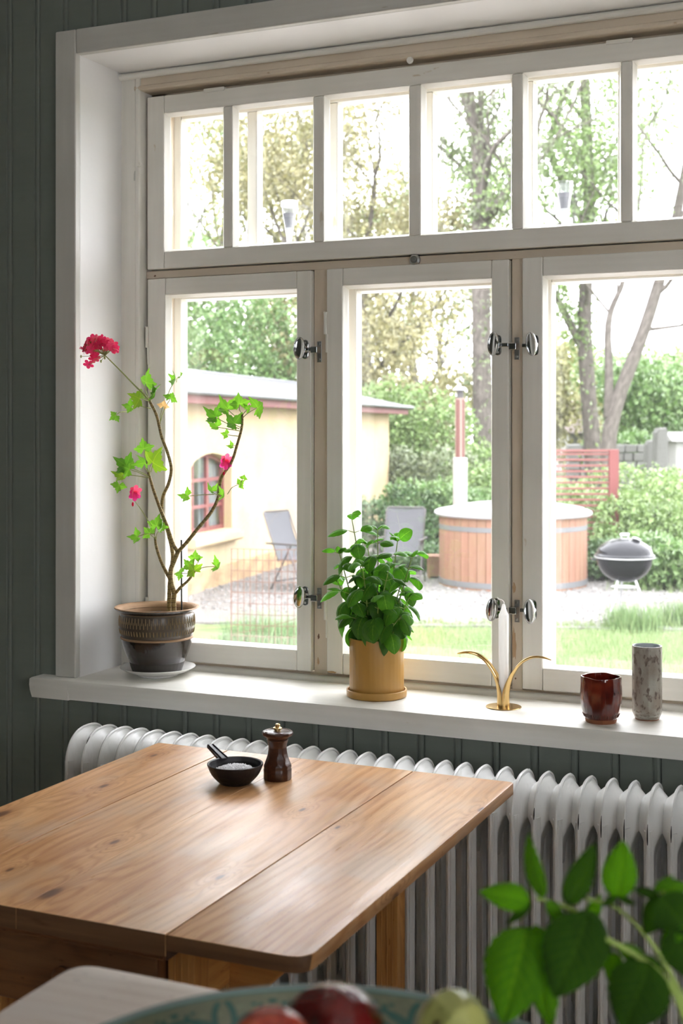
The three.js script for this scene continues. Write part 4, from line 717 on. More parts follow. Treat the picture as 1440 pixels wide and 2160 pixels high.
  leaf(1112, 1955, 1060, 2162, .96, .92, [.15, .3, 1], 0, .93); leaf(1128, 1950, 1148, 2170, .97, .62, [-.2, .3, 1], 0, .94); leaf(1240, 1930, 1168, 2105, .95, 1.0, [.3, .2, .9], 1, .93); leaf(1262, 1950, 1120, 1990, .97, .6, [.1, .8, .6], 0);
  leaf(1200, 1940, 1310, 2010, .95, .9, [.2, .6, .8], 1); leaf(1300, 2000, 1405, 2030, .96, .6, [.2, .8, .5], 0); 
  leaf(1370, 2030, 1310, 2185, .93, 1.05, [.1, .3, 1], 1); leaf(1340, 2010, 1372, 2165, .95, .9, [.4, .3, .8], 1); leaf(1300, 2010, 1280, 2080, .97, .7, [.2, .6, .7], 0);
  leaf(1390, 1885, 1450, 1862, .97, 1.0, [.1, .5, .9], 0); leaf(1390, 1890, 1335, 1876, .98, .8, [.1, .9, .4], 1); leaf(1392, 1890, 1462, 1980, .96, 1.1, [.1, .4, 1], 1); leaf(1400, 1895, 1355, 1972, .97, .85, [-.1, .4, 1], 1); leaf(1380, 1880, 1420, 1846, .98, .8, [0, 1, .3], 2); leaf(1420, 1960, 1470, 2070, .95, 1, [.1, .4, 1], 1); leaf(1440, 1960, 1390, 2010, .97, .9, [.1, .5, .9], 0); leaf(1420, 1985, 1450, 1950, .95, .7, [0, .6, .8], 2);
}
// ------------------------------------------------------------------ outside: ground
const G = -.53, OUT = .32, LEAF = .46; // OUT: how light outdoor surfaces are, all alike
{
  const gravelTex = tex(1024, 1024, rep2((u, v) => { const f = fbm(u * 150, v * 150, 2, 2), s = fbm(u * 8, v * 8, 5, 3) * .08; return [.66 + f * .45 + s, .64 + f * .45 + s, .62 + f * .45 + s]; }), true, .5, .5);
  std('gravel', { map: gravelTex, roughness: .95, bumpMap: gravelTex, bumpScale: .02 });
  const lawnTex = tex(512, 512, rep2((u, v) => { const f = fbm(u * 60, v * 60, 2, 3), s = fbm(u * 7, v * 7, 5, 3); return mix3([.45, .55, .27], [.57, .62, .37], clamp(.5 + s * 1.4 + f * .8, 0, 1)); }), true, .4, .4);
  std('lawn', { map: lawnTex, roughness: .95 });
  const plane = (pts, y, th) => metric(mapPoints(prism(pts, th), (x, z, t) => [x, y - th + t, z]), 'x');
  struct('ground', plane([[-90, -160], [70, -160], [70, -.42], [-90, -.42]], G - .02, .3), M.lawn);
  struct('added_bounce_apron', plane([[-9, -7.2], [9, -7.2], [9, -.42], [-9, -.42]], G + .01, .06), std('added_bounce_paving', { color: C(.88, .87, .86), map: gravelTex, roughness: .9, bumpMap: gravelTex, bumpScale: .01 }));  // unseen paving, added to bounce neutral light up onto the window reveal
  // gravel yard with a ragged near edge
  const rnd = rng(4), edge = []; for (let i = 0; i <= 60; i++) { const x = -12 + i * .26; edge.push([x, -9.75 + .45 * (x + 2.6) * -.72 + .12 * fbm(i * .7, 3, 1, 3) + (rnd() - .5) * .07]); }
  const back = []; for (let i = 0; i <= 24; i++) { const x = 3.6 - i * .65; back.push([x, (x > -1.9 ? -13.4 - .45 * Math.sin((x + 1.9) * .5) : -15.2 + (x + 1.9) * 1.1 * -.0 - 3.0) + .25 * fbm(i * .5, 8, 2, 2)]); }
  struct('gravel_yard', plane([...edge, ...back], G + .004, .05), M.gravel);
  // loose stones on top of it
  const st = new THREE.IcosahedronGeometry(1, 0), N = 5000, im = new THREE.InstancedMesh(st, std('pebble', { color: C(.52, .50, .48), roughness: .9 }), N), m4 = new THREE.Matrix4(), q = new THREE.Quaternion(), col = new THREE.Color();
  const r2 = rng(11);
  for (let i = 0; i < N; i++) { const x = -7 + r2() * 8, z = -9.9 - r2() * 5, s = .008 + r2() * .014; q.setFromEuler(new THREE.Euler(r2() * 6, r2() * 6, r2() * 6)); const zz = z - Math.max(0, (x + 2.6)) * .33; m4.compose(V(x, G + .006, Math.min(zz, -9.9 + .45 * (x + 2.6) * -.72 - .1)), q, V(s * 1.3, s * .8, s)); im.setMatrixAt(i, m4); const k = .55 + r2() * .8; im.setColorAt(i, col.setRGB(k * OUT, k * .98 * OUT, k * .97 * OUT)); }
  im.name = 'gravel_stones'; im.userData.kind = 'stuff'; tag(im, 'loose pale grey gravel covering the yard outside the window', 'gravel'); scene.add(shade(im));
}
const bladeGeo = (() => { const g = grid(3, 1, (u, v) => [(v - .5) * .9 * (1 - u * .92) * .02, u, .28 * u * u]); return g; })();
std('grass_blade', { color: C(1, 1, 1), roughness: .7 });
function grass(name, label, n, seed, place, height, tint) {
  const rnd = rng(seed), im = new THREE.InstancedMesh(bladeGeo, M.grass_blade, n), m = new THREE.Matrix4(), q = new THREE.Quaternion(), c = new THREE.Color();
  for (let i = 0; i < n; i++) { const [x, z, k] = place(rnd), h = lerp(height[0], height[1], rnd()) * (k ?? 1); q.setFromEuler(new THREE.Euler((rnd() - .5) * .5, rnd() * 6.28, (rnd() - .5) * .5)); m.compose(V(x, G - .01, z), q, V(h * .9 + .25, h, h)); im.setMatrixAt(i, m); const t = mix3(tint[0], tint[1], rnd()); im.setColorAt(i, c.setRGB(t[0] * LEAF, t[1] * LEAF, t[2] * LEAF * 1.2)); }
  im.name = numbered(name); im.userData.kind = 'stuff'; tag(im, label, 'grass'); scene.add(shade(im)); return im;
}
const gp = (px, py) => { const p = onY(px, py, G); return [p.x, p.z]; };
grass('lawn_grass', 'short light green lawn grass in front of the gravel yard', 26000, 21, (r) => { const x = -4.2 + r() * 5.6, e = -9.75 + .45 * (x + 2.6) * -.72; return [x, e + .0 + Math.pow(r(), .8) * 2.6 + .0, 1]; }, [.03, .09], [[.20, .36, .09], [.38, .50, .18]]);
grass('yard_weeds', 'tufts of weeds creeping into the near edge of the gravel', 2600, 22, (r) => { const x = -3.6 + r() * 4.8, e = -9.75 + .45 * (x + 2.6) * -.72, k = Math.max(0, fbm(x * 2.2, 4, 3, 2) + .12); return [x, e - .05 - k * r() * 1.1, .7 + k]; }, [.04, .12], [[.20, .34, .06], [.36, .46, .14]]);
grass('tall_grass', 'tall tuft of green grass growing round the rusty wire fence', 1700, 23, (r) => { const c = r() < .6 ? [560, 1372, .32] : [590 + r() * 50, 1378, .40], [x, z] = gp(c[0] - 8, c[1]); const a = r() * 6.28, q = Math.sqrt(r()) * c[2]; return [x + Math.cos(a) * q * 1.3, z + Math.sin(a) * q, 1 - q * .9]; }, [.18, .46], [[.14, .30, .08], [.32, .45, .16]]);
grass('tall_grass', 'tall clump of green grass at the feet of the kettle grill', 1900, 24, (r) => { const c = r() < .45 ? [1322 + r() * 22, 1326] : [1410 + r() * 70, 1318], [x, z] = gp(...c); const a = r() * 6.28, q = Math.sqrt(r()) * .2; return [x + Math.cos(a) * q * 1.4, z + Math.sin(a) * q, 1 - q * .8]; }, [.14, .34], [[.17, .33, .08], [.34, .46, .15]]);
grass('meadow_grass', 'bright meadow grass behind the kettle grill', 9000, 25, (r) => { const x = -1.7 + r() * 5, z = -13.3 - r() * 4.5; return [x, z, 1]; }, [.05, .14], [[.22, .36, .08], [.40, .50, .18]]);
// ------------------------------------------------------------------ yellow outbuilding
{
  const th = Math.atan2(.9912, -.1325), o = thing('outbuilding', 'low pale yellow rendered outbuilding with red-framed arched window outside', 'building', [-6.087, G, -10.93], th);
  const yel = tex(512, 512, rep2((u, v) => { const s = fbm(u * 5, v * 5, 2, 5) * .10, f = fbm(u * 60, v * 60, 8, 2) * .05; return [.93 + s + f, .83 + s + f, .66 + s * 1.3 + f]; }), true, .35, .35);
  std('yellow_render', { map: yel, roughness: .95, bumpMap: plaster, bumpScale: .004 });
  const base = tex(512, 256, rep2((u, v) => { const s = fbm(u * 6, v * 6, 2, 5); return mix3([.90, .79, .60], [.76, .62, .46], clamp(.4 + 2 * s, 0, 1)); }), true, .5, 1);
  std('worn_render', { map: base, roughness: .95 });
  std('red_paint', { color: C(.40, .075, .065), roughness: .6 }); std('roof_felt', { color: C(.36, .36, .38), roughness: .85, bumpMap: plaster, bumpScale: .004 }); std('gutter_zinc', { color: C(.42, .43, .45), roughness: .45, metalness: .3 });
  const S0 = -3.2, S1 = 9.68, WH = 2.36, DEEP = 4.2, w0 = .045, w1 = 1.40, sy = .70, sp = 1.52, ar = 1.68;
  const hole = new THREE.Path(); hole.moveTo(w0, sy); hole.lineTo(w0, sp); hole.quadraticCurveTo(w0 + .16, ar - .02, (w0 + w1) / 2, ar); hole.quadraticCurveTo(w1 - .16, ar - .02, w1, sp); hole.lineTo(w1, sy); hole.closePath();
  const ws = new THREE.Shape([[S0, 0], [S1, 0], [S1, WH], [S0, WH]].map((p) => new THREE.Vector2(...p))); ws.holes.push(hole);
  mesh('wall', metric(new THREE.ExtrudeGeometry(ws, { depth: .3, bevelEnabled: false, curveSegments: 16 }).translate(0, 0, -.3), 'x'), M.yellow_render, o);
  const gable = (x) => metric(mapPoints(prism([[-.301, 0], [-.301, 2.50], [-1.95, 2.88], [-DEEP, 2.46], [-DEEP, 0]], .3), (z, y, s) => [x + s, y, z]), 'z');
  mesh('wall', gable(S1 - .3), M.yellow_render, o);
  mesh('wall', gable(S0), M.yellow_render, o);
  mesh('wall', bar(S0, S1, 0, 2.42, -DEEP - .3, -DEEP, .004), M.yellow_render, o);
  mesh('plinth', bar(S0, S1 + .01, -.1, .26, -.2, .012, .008), M.worn_render, o);
  mesh('inside_floor', bar(S0 + .3, S1 - .3, -.05, .0, -DEEP, -.3, .001), M.masonry, o);
  // roof slabs: the near one rises from the eave to the ridge
  const rise = Math.atan2(.30, 1.9), roof = prism([[.36, 2.395], [.36, 2.43], [-1.95, 2.93], [-1.95, 2.895]], S1 + .2 - S0 + .3);
  mesh('roof', metric(mapPoints(roof, (z, y, s) => [s + S0 - .3, y, z]), 'x'), M.roof_felt, o);
  mesh('roof', metric(mapPoints(prism([[-1.95, 2.895], [-1.95, 2.93], [-4.9, 2.42], [-4.9, 2.385]], S1 + .2 - S0 + .3), (z, y, s) => [s + S0 - .3, y, z]), 'x'), M.roof_felt, o);
  for (let k = 0; k < 9; k++) { const f = k / 9, z = lerp(.30, -1.9, f), y = lerp(2.441, 2.93, f); mesh('roof_seam', bar(S0 - .3, S1 + .2, y - .006, y + .006, z - .012, z + .012, .003, 'x'), M.roof_felt, o); }
  mesh('gutter', [bar(S0 - .32, S1 + .22, 2.37, 2.445, .355, .385, .006, 'x'), tube([V(S0 - .3, 2.40, .41), V(S1 + .22, 2.40, .41)], .035, 10)], M.gutter_zinc, o);
  mesh('fascia', bar(S0 - .3, S1 + .19, 2.27, 2.37, .30, .33, .004, 'x'), M.red_paint, o);
  mesh('soffit', bar(S0 - .3, S1 + .19, 2.33, 2.36, -.1, .30, .004, 'x'), M.red_paint, o);
  mesh('bargeboard', mapPoints(prism([[.33, 2.27], [.33, 2.40], [-1.95, 2.90], [-1.95, 2.76]], .03), (z, y, s) => [S1 + .165 + s, y, z]), M.red_paint, o);
  // window
  const w = group('window', o), zf = -.13, frame = new THREE.Shape(); frame.moveTo(w0, sy); frame.lineTo(w0, sp); frame.quadraticCurveTo(w0 + .16, ar - .02, (w0 + w1) / 2, ar); frame.quadraticCurveTo(w1 - .16, ar - .02, w1, sp); frame.lineTo(w1, sy); frame.closePath();
  const inn = new THREE.Path(); { const e = .05; inn.moveTo(w0 + e, sy + e); inn.lineTo(w0 + e, sp - .02); inn.quadraticCurveTo(w0 + .2, ar - .02 - e, (w0 + w1) / 2, ar - e); inn.quadraticCurveTo(w1 - .2, ar - .02 - e, w1 - e, sp - .02); inn.lineTo(w1 - e, sy + e); inn.closePath(); } frame.holes.push(inn);
  mesh('frame', new THREE.ExtrudeGeometry(frame, { depth: .05, bevelEnabled: false, curveSegments: 14 }).translate(0, 0, zf - .03), M.red_paint, w);
  const xs = [w0 + .05, .385, .86, w1 - .05];
  for (const x of [.385, .86]) mesh('glazing_bar', bar(x - (x > .5 ? .035 : .024), x + (x > .5 ? .035 : .024), sy + .04, x > .5 ? 1.64 : 1.62, zf - .03, zf + .012, .004), M.red_paint, w);
  for (const y of [1.015, 1.345]) mesh('glazing_bar', bar(w0 + .04, w1 - .04, y - .022, y + .022, zf - .03, zf + .010, .004), M.red_paint, w);
  const ys = [sy + .04, 1.015, 1.345, 1.665];
  phy('shed_glass', { color: C(.9, .93, .93), transmission: 1, thickness: 0, roughness: 0, ior: 1.22 });
  for (let i = 0; i < 3; i++) for (let j = 0; j < 3; j++) { const top = j === 2 ? (i === 1 ? 1.64 : 1.59) : ys[j + 1]; mesh('pane', new THREE.BoxGeometry(xs[i + 1] - xs[i], top - ys[j], .004).translate((xs[i] + xs[i + 1]) / 2, (top + ys[j]) / 2, zf - .02), M.shed_glass, w); }
  std('grey_curtain', { color: C(.60, .61, .64), roughness: .9 }); std('shed_dark', { color: C(.10, .10, .10), roughness: .9 });
  mesh('curtain', metric(grid(40, 4, (u, v) => [lerp(.80, w1 + .02, u), lerp(sy - .02, 1.75, v), -.22 + .02 * Math.sin(u * 40)])), M.grey_curtain, w);
  mesh('shelf', bar(w0 + .02, .80, 1.09, 1.20, -.62, -.45, .01), M.grey_curtain, w);
  const sill = mesh('window_sill', mapPoints(prism([[-.12, sy], [.11, sy - .035], [.12, sy - .05], [.12, sy - .12], [.09, sy - .15], [-.12, sy - .15]], w1 - w0 + .28, .01), (z, y, s) => [s + w0 - .13, y, z]), M.yellow_render, o);
}
// ------------------------------------------------------------------ garden chairs
{
  std('chair_sling', { color: C(.19, .19, .205), roughness: .85 }); std('chair_frame', { color: C(.085, .075, .075), roughness: .45, metalness: .4 });
  const W = .29, r = .0125;
  const make = () => {
    const o = new THREE.Group();
    // local: +z is the way the chair faces, x across
    mesh('back_sling', grid(10, 4, (u, v) => [(v - .5) * 2 * (W - .01), lerp(.43, 1.07, u), lerp(-.14, -.40, u) - .03 * Math.sin(Math.PI * u) - .015 * Math.sin(Math.PI * v)]), M.chair_sling, o);
    mesh('seat_sling', grid(8, 4, (u, v) => [(v - .5) * 2 * (W - .01), .43 - .03 * Math.sin(Math.PI * v) * Math.sin(Math.PI * u) + .015 * u, lerp(-.14, .36, u)]), M.chair_sling, o);
    mesh('back_frame', [tube([V(-W, .40, -.13), V(-W, 1.06, -.40), V(-W + .03, 1.085, -.41), V(W - .03, 1.085, -.41), V(W, 1.06, -.40), V(W, .40, -.13)], r, 7)], M.chair_frame, o);
    mesh('seat_frame', [tube([V(-W, .42, -.16), V(-W, .435, .34), V(-W + .03, .435, .37), V(W - .03, .435, .37), V(W, .435, .34), V(W, .42, -.16)], r, 7)], M.chair_frame, o);
    for (const s of [-1, 1]) {
      mesh('leg', rod(V(s * (W + .02), .63, .10), V(s * (W + .02), .0, -.26), r, 8), M.chair_frame, o);
      mesh('leg', rod(V(s * (W + .035), .63, .04), V(s * (W + .035), .0, .34), r, 8), M.chair_frame, o);
      mesh('armrest', [bar(s * (W + .03) - .022, s * (W + .03) + .022, .635, .66, -.33, .26, .01), rod(V(s * (W + .03), .64, .22), V(s * W, .43, .22), .008, 6)], M.chair_frame, o);
    }
    mesh('foot_bar', rod(V(-W - .02, .12, -.195), V(W + .02, .12, -.195), r * .8, 6), M.chair_frame, o);
    mesh('foot_bar', rod(V(-W - .035, .12, .265), V(W + .035, .12, .265), r * .8, 6), M.chair_frame, o);
    return o;
  };
  const a = make(); a.name = numbered('garden_chair'); scene.add(a); const p = onY(630, 1242, G); a.position.copy(p); a.scale.setScalar(.88); a.rotation.y = YAW + .95; tag(a, 'grey sling garden chair turned sideways in front of the yellow wall', 'garden chair', 'grey garden chairs on the gravel');
  const b = a.clone(); b.name = numbered('garden_chair'); scene.add(b); b.position.copy(onY(846, 1230, G)); b.rotation.y = YAW - .22; tag(b, 'grey sling garden chair facing the window behind the basil', 'garden chair', 'grey garden chairs on the gravel');
}
// ------------------------------------------------------------------ hot tub with its stove pipe
{
  const c = at(1081, 1240, 16.9), o = thing('hot_tub', 'round wooden hot tub with white domed cover on the gravel', 'hot tub', [c.x, G, c.z]), R = .935, H = .90;
  const cedar = [0, 1, 2].map((k) => std('cedar_' + k, { map: tex(128, 256, rep2((u, v) => { const s = fbm(u * 14, v * 2, k * 5, 4); return mix3([.80 - k * .02, .60, .49], [.70, .49 + k * .012, .39], clamp(.5 + 1.6 * s, 0, 1)); })), roughness: .75 }));
  const n = 48, da = 2 * Math.PI / n, stave = mapPoints(prism([[-R * Math.tan(da / 2) + .002, -.02], [-R * Math.tan(da / 2) + .004, 0], [R * Math.tan(da / 2) - .004, 0], [R * Math.tan(da / 2) - .002, -.02]], H), (x, z, y) => [x, y, z + R]);
  for (let i = 0; i < n; i++) { const m = mesh('stave', stave, cedar[(i * 7) % 3], o); m.rotation.y = i * da; }
  const ring = (y0, y1, e) => lathe([[R + e - .004, y0], [R + e, y0], [R + e, y1], [R + e - .004, y1]], 96);
  std('steel_band', { color: C(.11, .112, .115), metalness: 0, roughness: .5 });
  mesh('band', ring(.715, .775, .006), M.steel_band, o); mesh('band', ring(.03, .10, .006), M.steel_band, o);
  std('tub_liner', { color: C(.55, .55, .55), roughness: .6 }); mesh('liner', lathe([[0, .02], [R - .03, .02], [R - .03, H - .01], [R + .002, H]], 64), M.tub_liner, o);
  std('tub_cover', { color: C(.80, .80, .81), roughness: .5 });
  mesh('cover', lathe([[R - .03, H - .02], [R + .045, H - .015], [R + .065, H + .01], [R + .06, H + .035], ...smooth2([[R + .02, H + .055], [.6, H + .115], [.25, H + .145], [0, H + .15]], 12)], 72), M.tub_cover, o);
  const strap = []; for (const a of [.4, 1.45, 2.5, 3.5, 4.6, 5.6]) { const s = []; for (let i = 0; i <= 8; i++) { const q = lerp(.1, R + .05, i / 8); s.push(V(Math.cos(a) * q, H + .155 - .09 * Math.pow(q / R, 2), Math.sin(a) * q)); } mesh('cover_seam', tube(s, .008, 5), M.tub_cover, o); }
  // a step beside the tub
  const p = at(914, 1225, 17.65), st = thing('wooden_step', 'small wooden step box against the left side of the hot tub', 'step', [p.x + .02, G, p.z], YAW);
  mesh('tread', bar(-.10, .10, .27, .30, -.16, .16, .004), M.cedar_1, st); mesh('side_board', bar(-.095, -.07, 0, .27, -.15, .15, .003), M.cedar_0, st); mesh('side_board', bar(.07, .095, 0, .27, -.15, .15, .003), M.cedar_0, st); mesh('front_board', bar(-.07, .07, .03, .27, .12, .145, .003), M.cedar_2, st);
  const q = at(970, 1100, 18.1), pipe = thing('stove_pipe', 'silver stove pipe with rusty red heat guard and cap behind the hot tub', 'chimney', [q.x, G, q.z]);
  std('pipe_steel', { color: C(.36, .36, .37), metalness: .5, roughness: .38 }); std('guard_red', { color: C(.30, .10, .075), roughness: .55 }); std('guard_pale', { color: C(.58, .40, .32), roughness: .6 });
  mesh('stove', lathe([[0, .04], [.22, .04], [.24, .06], [.24, .62], [.20, .70], [.10, .72], [0, .72]], 32), M.gutter_zinc, pipe);
  for (let k = 0; k < 3; k++) { const a = k / 3 * 6.28; mesh('foot', rod(V(.2 * Math.cos(a), 0, .2 * Math.sin(a)), V(.2 * Math.cos(a), .08, .2 * Math.sin(a)), .015), M.gutter_zinc, pipe); }
  mesh('pipe', lathe([[.05, .70], [.098, .70], [.098, 1.585], [.092, 1.59], [.05, 1.59]], 32), M.pipe_steel, pipe);
  mesh('inner_pipe', lathe([[.045, 1.58], [.045, 2.5]], 20), M.chipped_iron, pipe);
  for (let k = 0; k < 12; k++) { const a = k / 12 * 2 * Math.PI; mesh('guard_slat', bar(-.0155, .0155, 1.59, 2.40, .058, .066, .003).rotateY(a), k % 3 === 1 ? M.guard_pale : M.guard_red, pipe); }
  mesh('guard_ring', lathe([[.057, 2.385], [.068, 2.385], [.068, 2.405], [.057, 2.405]], 24), M.guard_pale, pipe);
  mesh('cap', lathe([[.10, 2.515], [.105, 2.52], [.06, 2.555], [0, 2.57]], 28), M.pipe_steel, pipe); mesh('cap', lathe([[.0, 2.50], [.10, 2.512], [.105, 2.52]], 28), M.pipe_steel, pipe);
}
// ------------------------------------------------------------------ red slatted screen
{
  const t = 18.3, a = at(1130, 1212, t), b = at(1292, 1212, t), o = thing('slatted_screen', 'red-painted garden screen of thin horizontal slats behind the hot tub', 'screen', [b.x, G, b.z], YAW + .03);
  std('screen_red', { color: C(.40, .095, .085), roughness: .65 }); std('screen_slat', { color: C(.42, .135, .115), roughness: .7 });
  const len = 1.55, slat = bar(-len, -.05, 0, .030, -.012, .012, .003, 'x');
  for (let k = 0; k < 20; k++) { const m = mesh('slat', slat, M.screen_slat, o); m.position.y = .12 + k * .079; m.rotation.z = (((k * 37) % 7) - 3) * .0012; }
  mesh('post', bar(-.055, .075, 0, 1.70, -.045, .045, .005), M.screen_red, o); mesh('post', bar(-len - .06, -len + .03, 0, 1.70, -.045, .045, .005), M.screen_red, o);
  mesh('top_rail', bar(-len, -.05, 1.665, 1.70, -.02, .02, .004), M.screen_slat, o);
}
// ------------------------------------------------------------------ kettle grill
{
  const p = at(1317, 1300, 13.45), o = thing('kettle_grill', 'black kettle grill on three thin legs at the right of the yard', 'grill', [p.x, G, p.z], YAW);
  phy('grill_enamel', { color: C(.010, .010, .012), roughness: .06, specularIntensity: .34 }); std('grill_aluminium', { color: C(.42, .42, .43), metalness: .3, roughness: .35 });
  const y = .675, R = .286;
  mesh('bowl', lathe([...smooth2([[0, y - .255], [.10, y - .243], [.20, y - .185], [.262, y - .10], [R, y - .005]], 20), [R + .012, y]], 64), M.grill_enamel, o);
  mesh('lid', lathe([[R + .014, y + .004], [R + .016, y + .018], [R, y + .026], ...smooth2([[R - .004, y + .03], [.255, y + .095], [.17, y + .155], [.08, y + .182], [0, y + .188]], 18)], 64), M.grill_enamel, o);
  mesh('rim', lathe([[R + .010, y - .008], [R + .018, y - .006], [R + .018, y + .003], [R + .010, y + .004]], 64), M.grill_aluminium, o);
  mesh('lid_handle', [tube([V(-.035, y + .18, 0), V(-.035, y + .215, 0)], .006, 6), tube([V(.035, y + .18, 0), V(.035, y + .215, 0)], .006, 6), tube([V(-.045, y + .222, 0), V(.045, y + .222, 0)], .016, 10)], M.grill_aluminium, o);
  mesh('lid_damper', lathe([[0, .014], [.042, .012], [.046, .004], [.046, 0]], 24).rotateZ(-.45).rotateY(.6).translate(.10, y + .178, .08), M.grill_aluminium, o);
  mesh('side_handle', tube([V(-R - .005, y - .03, -.06), V(-R - .05, y - .02, -.05), V(-R - .05, y - .02, .05), V(-R - .005, y - .03, .06)], .009, 6), M.grill_enamel, o);
  for (const [k, a] of [[0, 2.35], [1, .75], [2, -1.57]]) { const c = Math.cos(a), s = Math.sin(a); mesh('leg', rod(V(c * .125, y - .235, s * .125), V(c * .30, 0, s * .30), .0125, 8), M.grill_aluminium, o); }
  mesh('ash_catcher', lathe([[0, y - .325], [.10, y - .322], [.135, y - .308], [.137, y - .304], [.0, y - .318]], 36), M.grill_aluminium, o);
}
// ------------------------------------------------------------------ rusty wire fence panel
{
  const a = at(488, 1410, 10.9), b = at(660, 1410, 10.75), L = a.distanceTo(b), o = thing('wire_fence', 'low rusty wire mesh fence panel standing in the grass close to the window', 'fence', [a.x, G, a.z], Math.atan2(-(b.z - a.z), b.x - a.x));
  std('rust_wire', { color: C(.30, .14, .09), roughness: .85 });
  const Hh = .985, nv = Math.floor(L / .052), r = rng(8);
  for (let i = 0; i <= nv; i++) { const x = i * L / nv, k = .006 * (r() - .5); mesh('wire', tube([V(x, 0, 0), V(x + k, Hh * .5, k), V(x, Hh - .0, 0)], i ? .0032 : .0046, 5, 4), M.rust_wire, o); }
  for (let j = 0; j < 11; j++) { const y = .09 + j * .0895; mesh('wire', tube([V(0, y, .002), V(L * .5, y - .004, .003), V(L, y + .006, .002)], .003, 5, 6), M.rust_wire, o); }
  mesh('wire', tube([V(.02, .28, .006), V(L * .5, .36, .01), V(L, .47, .006)], .0022, 5, 6), M.rust_wire, o);
}
// ------------------------------------------------------------------ plants and trees beyond the yard
const leafQuad = (() => { const g = grid(2, 2, (u, v) => { const q = v * 2 - 1; return [q * .34 * Math.sin(Math.PI * clamp(u * .94 + .03, 0, 1)), u, .12 * q * q - .12 * u * u]; }); return g; })();
phy('outdoor_leaf', { color: C(1, 1, 1), roughness: .6, transmission: .45, thickness: 0 });
function foliage(parent, pts, size, tint, seed) { // pts: [Vector3, outward]
  const rnd = rng(seed), im = new THREE.InstancedMesh(leafQuad, M.outdoor_leaf, pts.length), m = new THREE.Matrix4(), q = new THREE.Quaternion(), c = new THREE.Color();
  pts.forEach((p, i) => { q.setFromEuler(new THREE.Euler(rnd() * 6.28, rnd() * 6.28, rnd() * 6.28)); const s = lerp(size[0], size[1], rnd()); m.compose(p, q, V(s, s, s)); im.setMatrixAt(i, m); const t = mix3(tint[0], tint[1], rnd()), k = .85 + .3 * rnd(); im.setColorAt(i, c.setRGB(t[0] * k * LEAF, t[1] * k * LEAF, t[2] * k * LEAF)); });
  im.name = childName(parent, 'foliage'); im.userData.kind = 'stuff'; parent.add(shade(im)); return im;
}
std('bark_grey', { map: tex(256, 256, rep2((u, v) => { const s = fbm(u * 4, v * 12, 2, 5), f = fbm(u * 9, v * 60, 6, 3); return mix3([.50, .47, .44], [.30, .27, .25], clamp(.5 + s + f * 1.2, 0, 1)); }), true, 1, 1), roughness: .95 });
std('bark_dark', { color: C(.13, .115, .10), roughness: .95 });
const TINT = { yellow: [[.52, .50, .17], [.66, .64, .30]], tan: [[.56, .49, .21], [.66, .62, .30]], fresh: [[.26, .46, .08], [.48, .66, .22]], deep: [[.10, .26, .06], [.23, .40, .12]], mid: [[.17, .38, .06], [.36, .55, .17]], grey: [[.30, .38, .17], [.44, .52, .27]] };
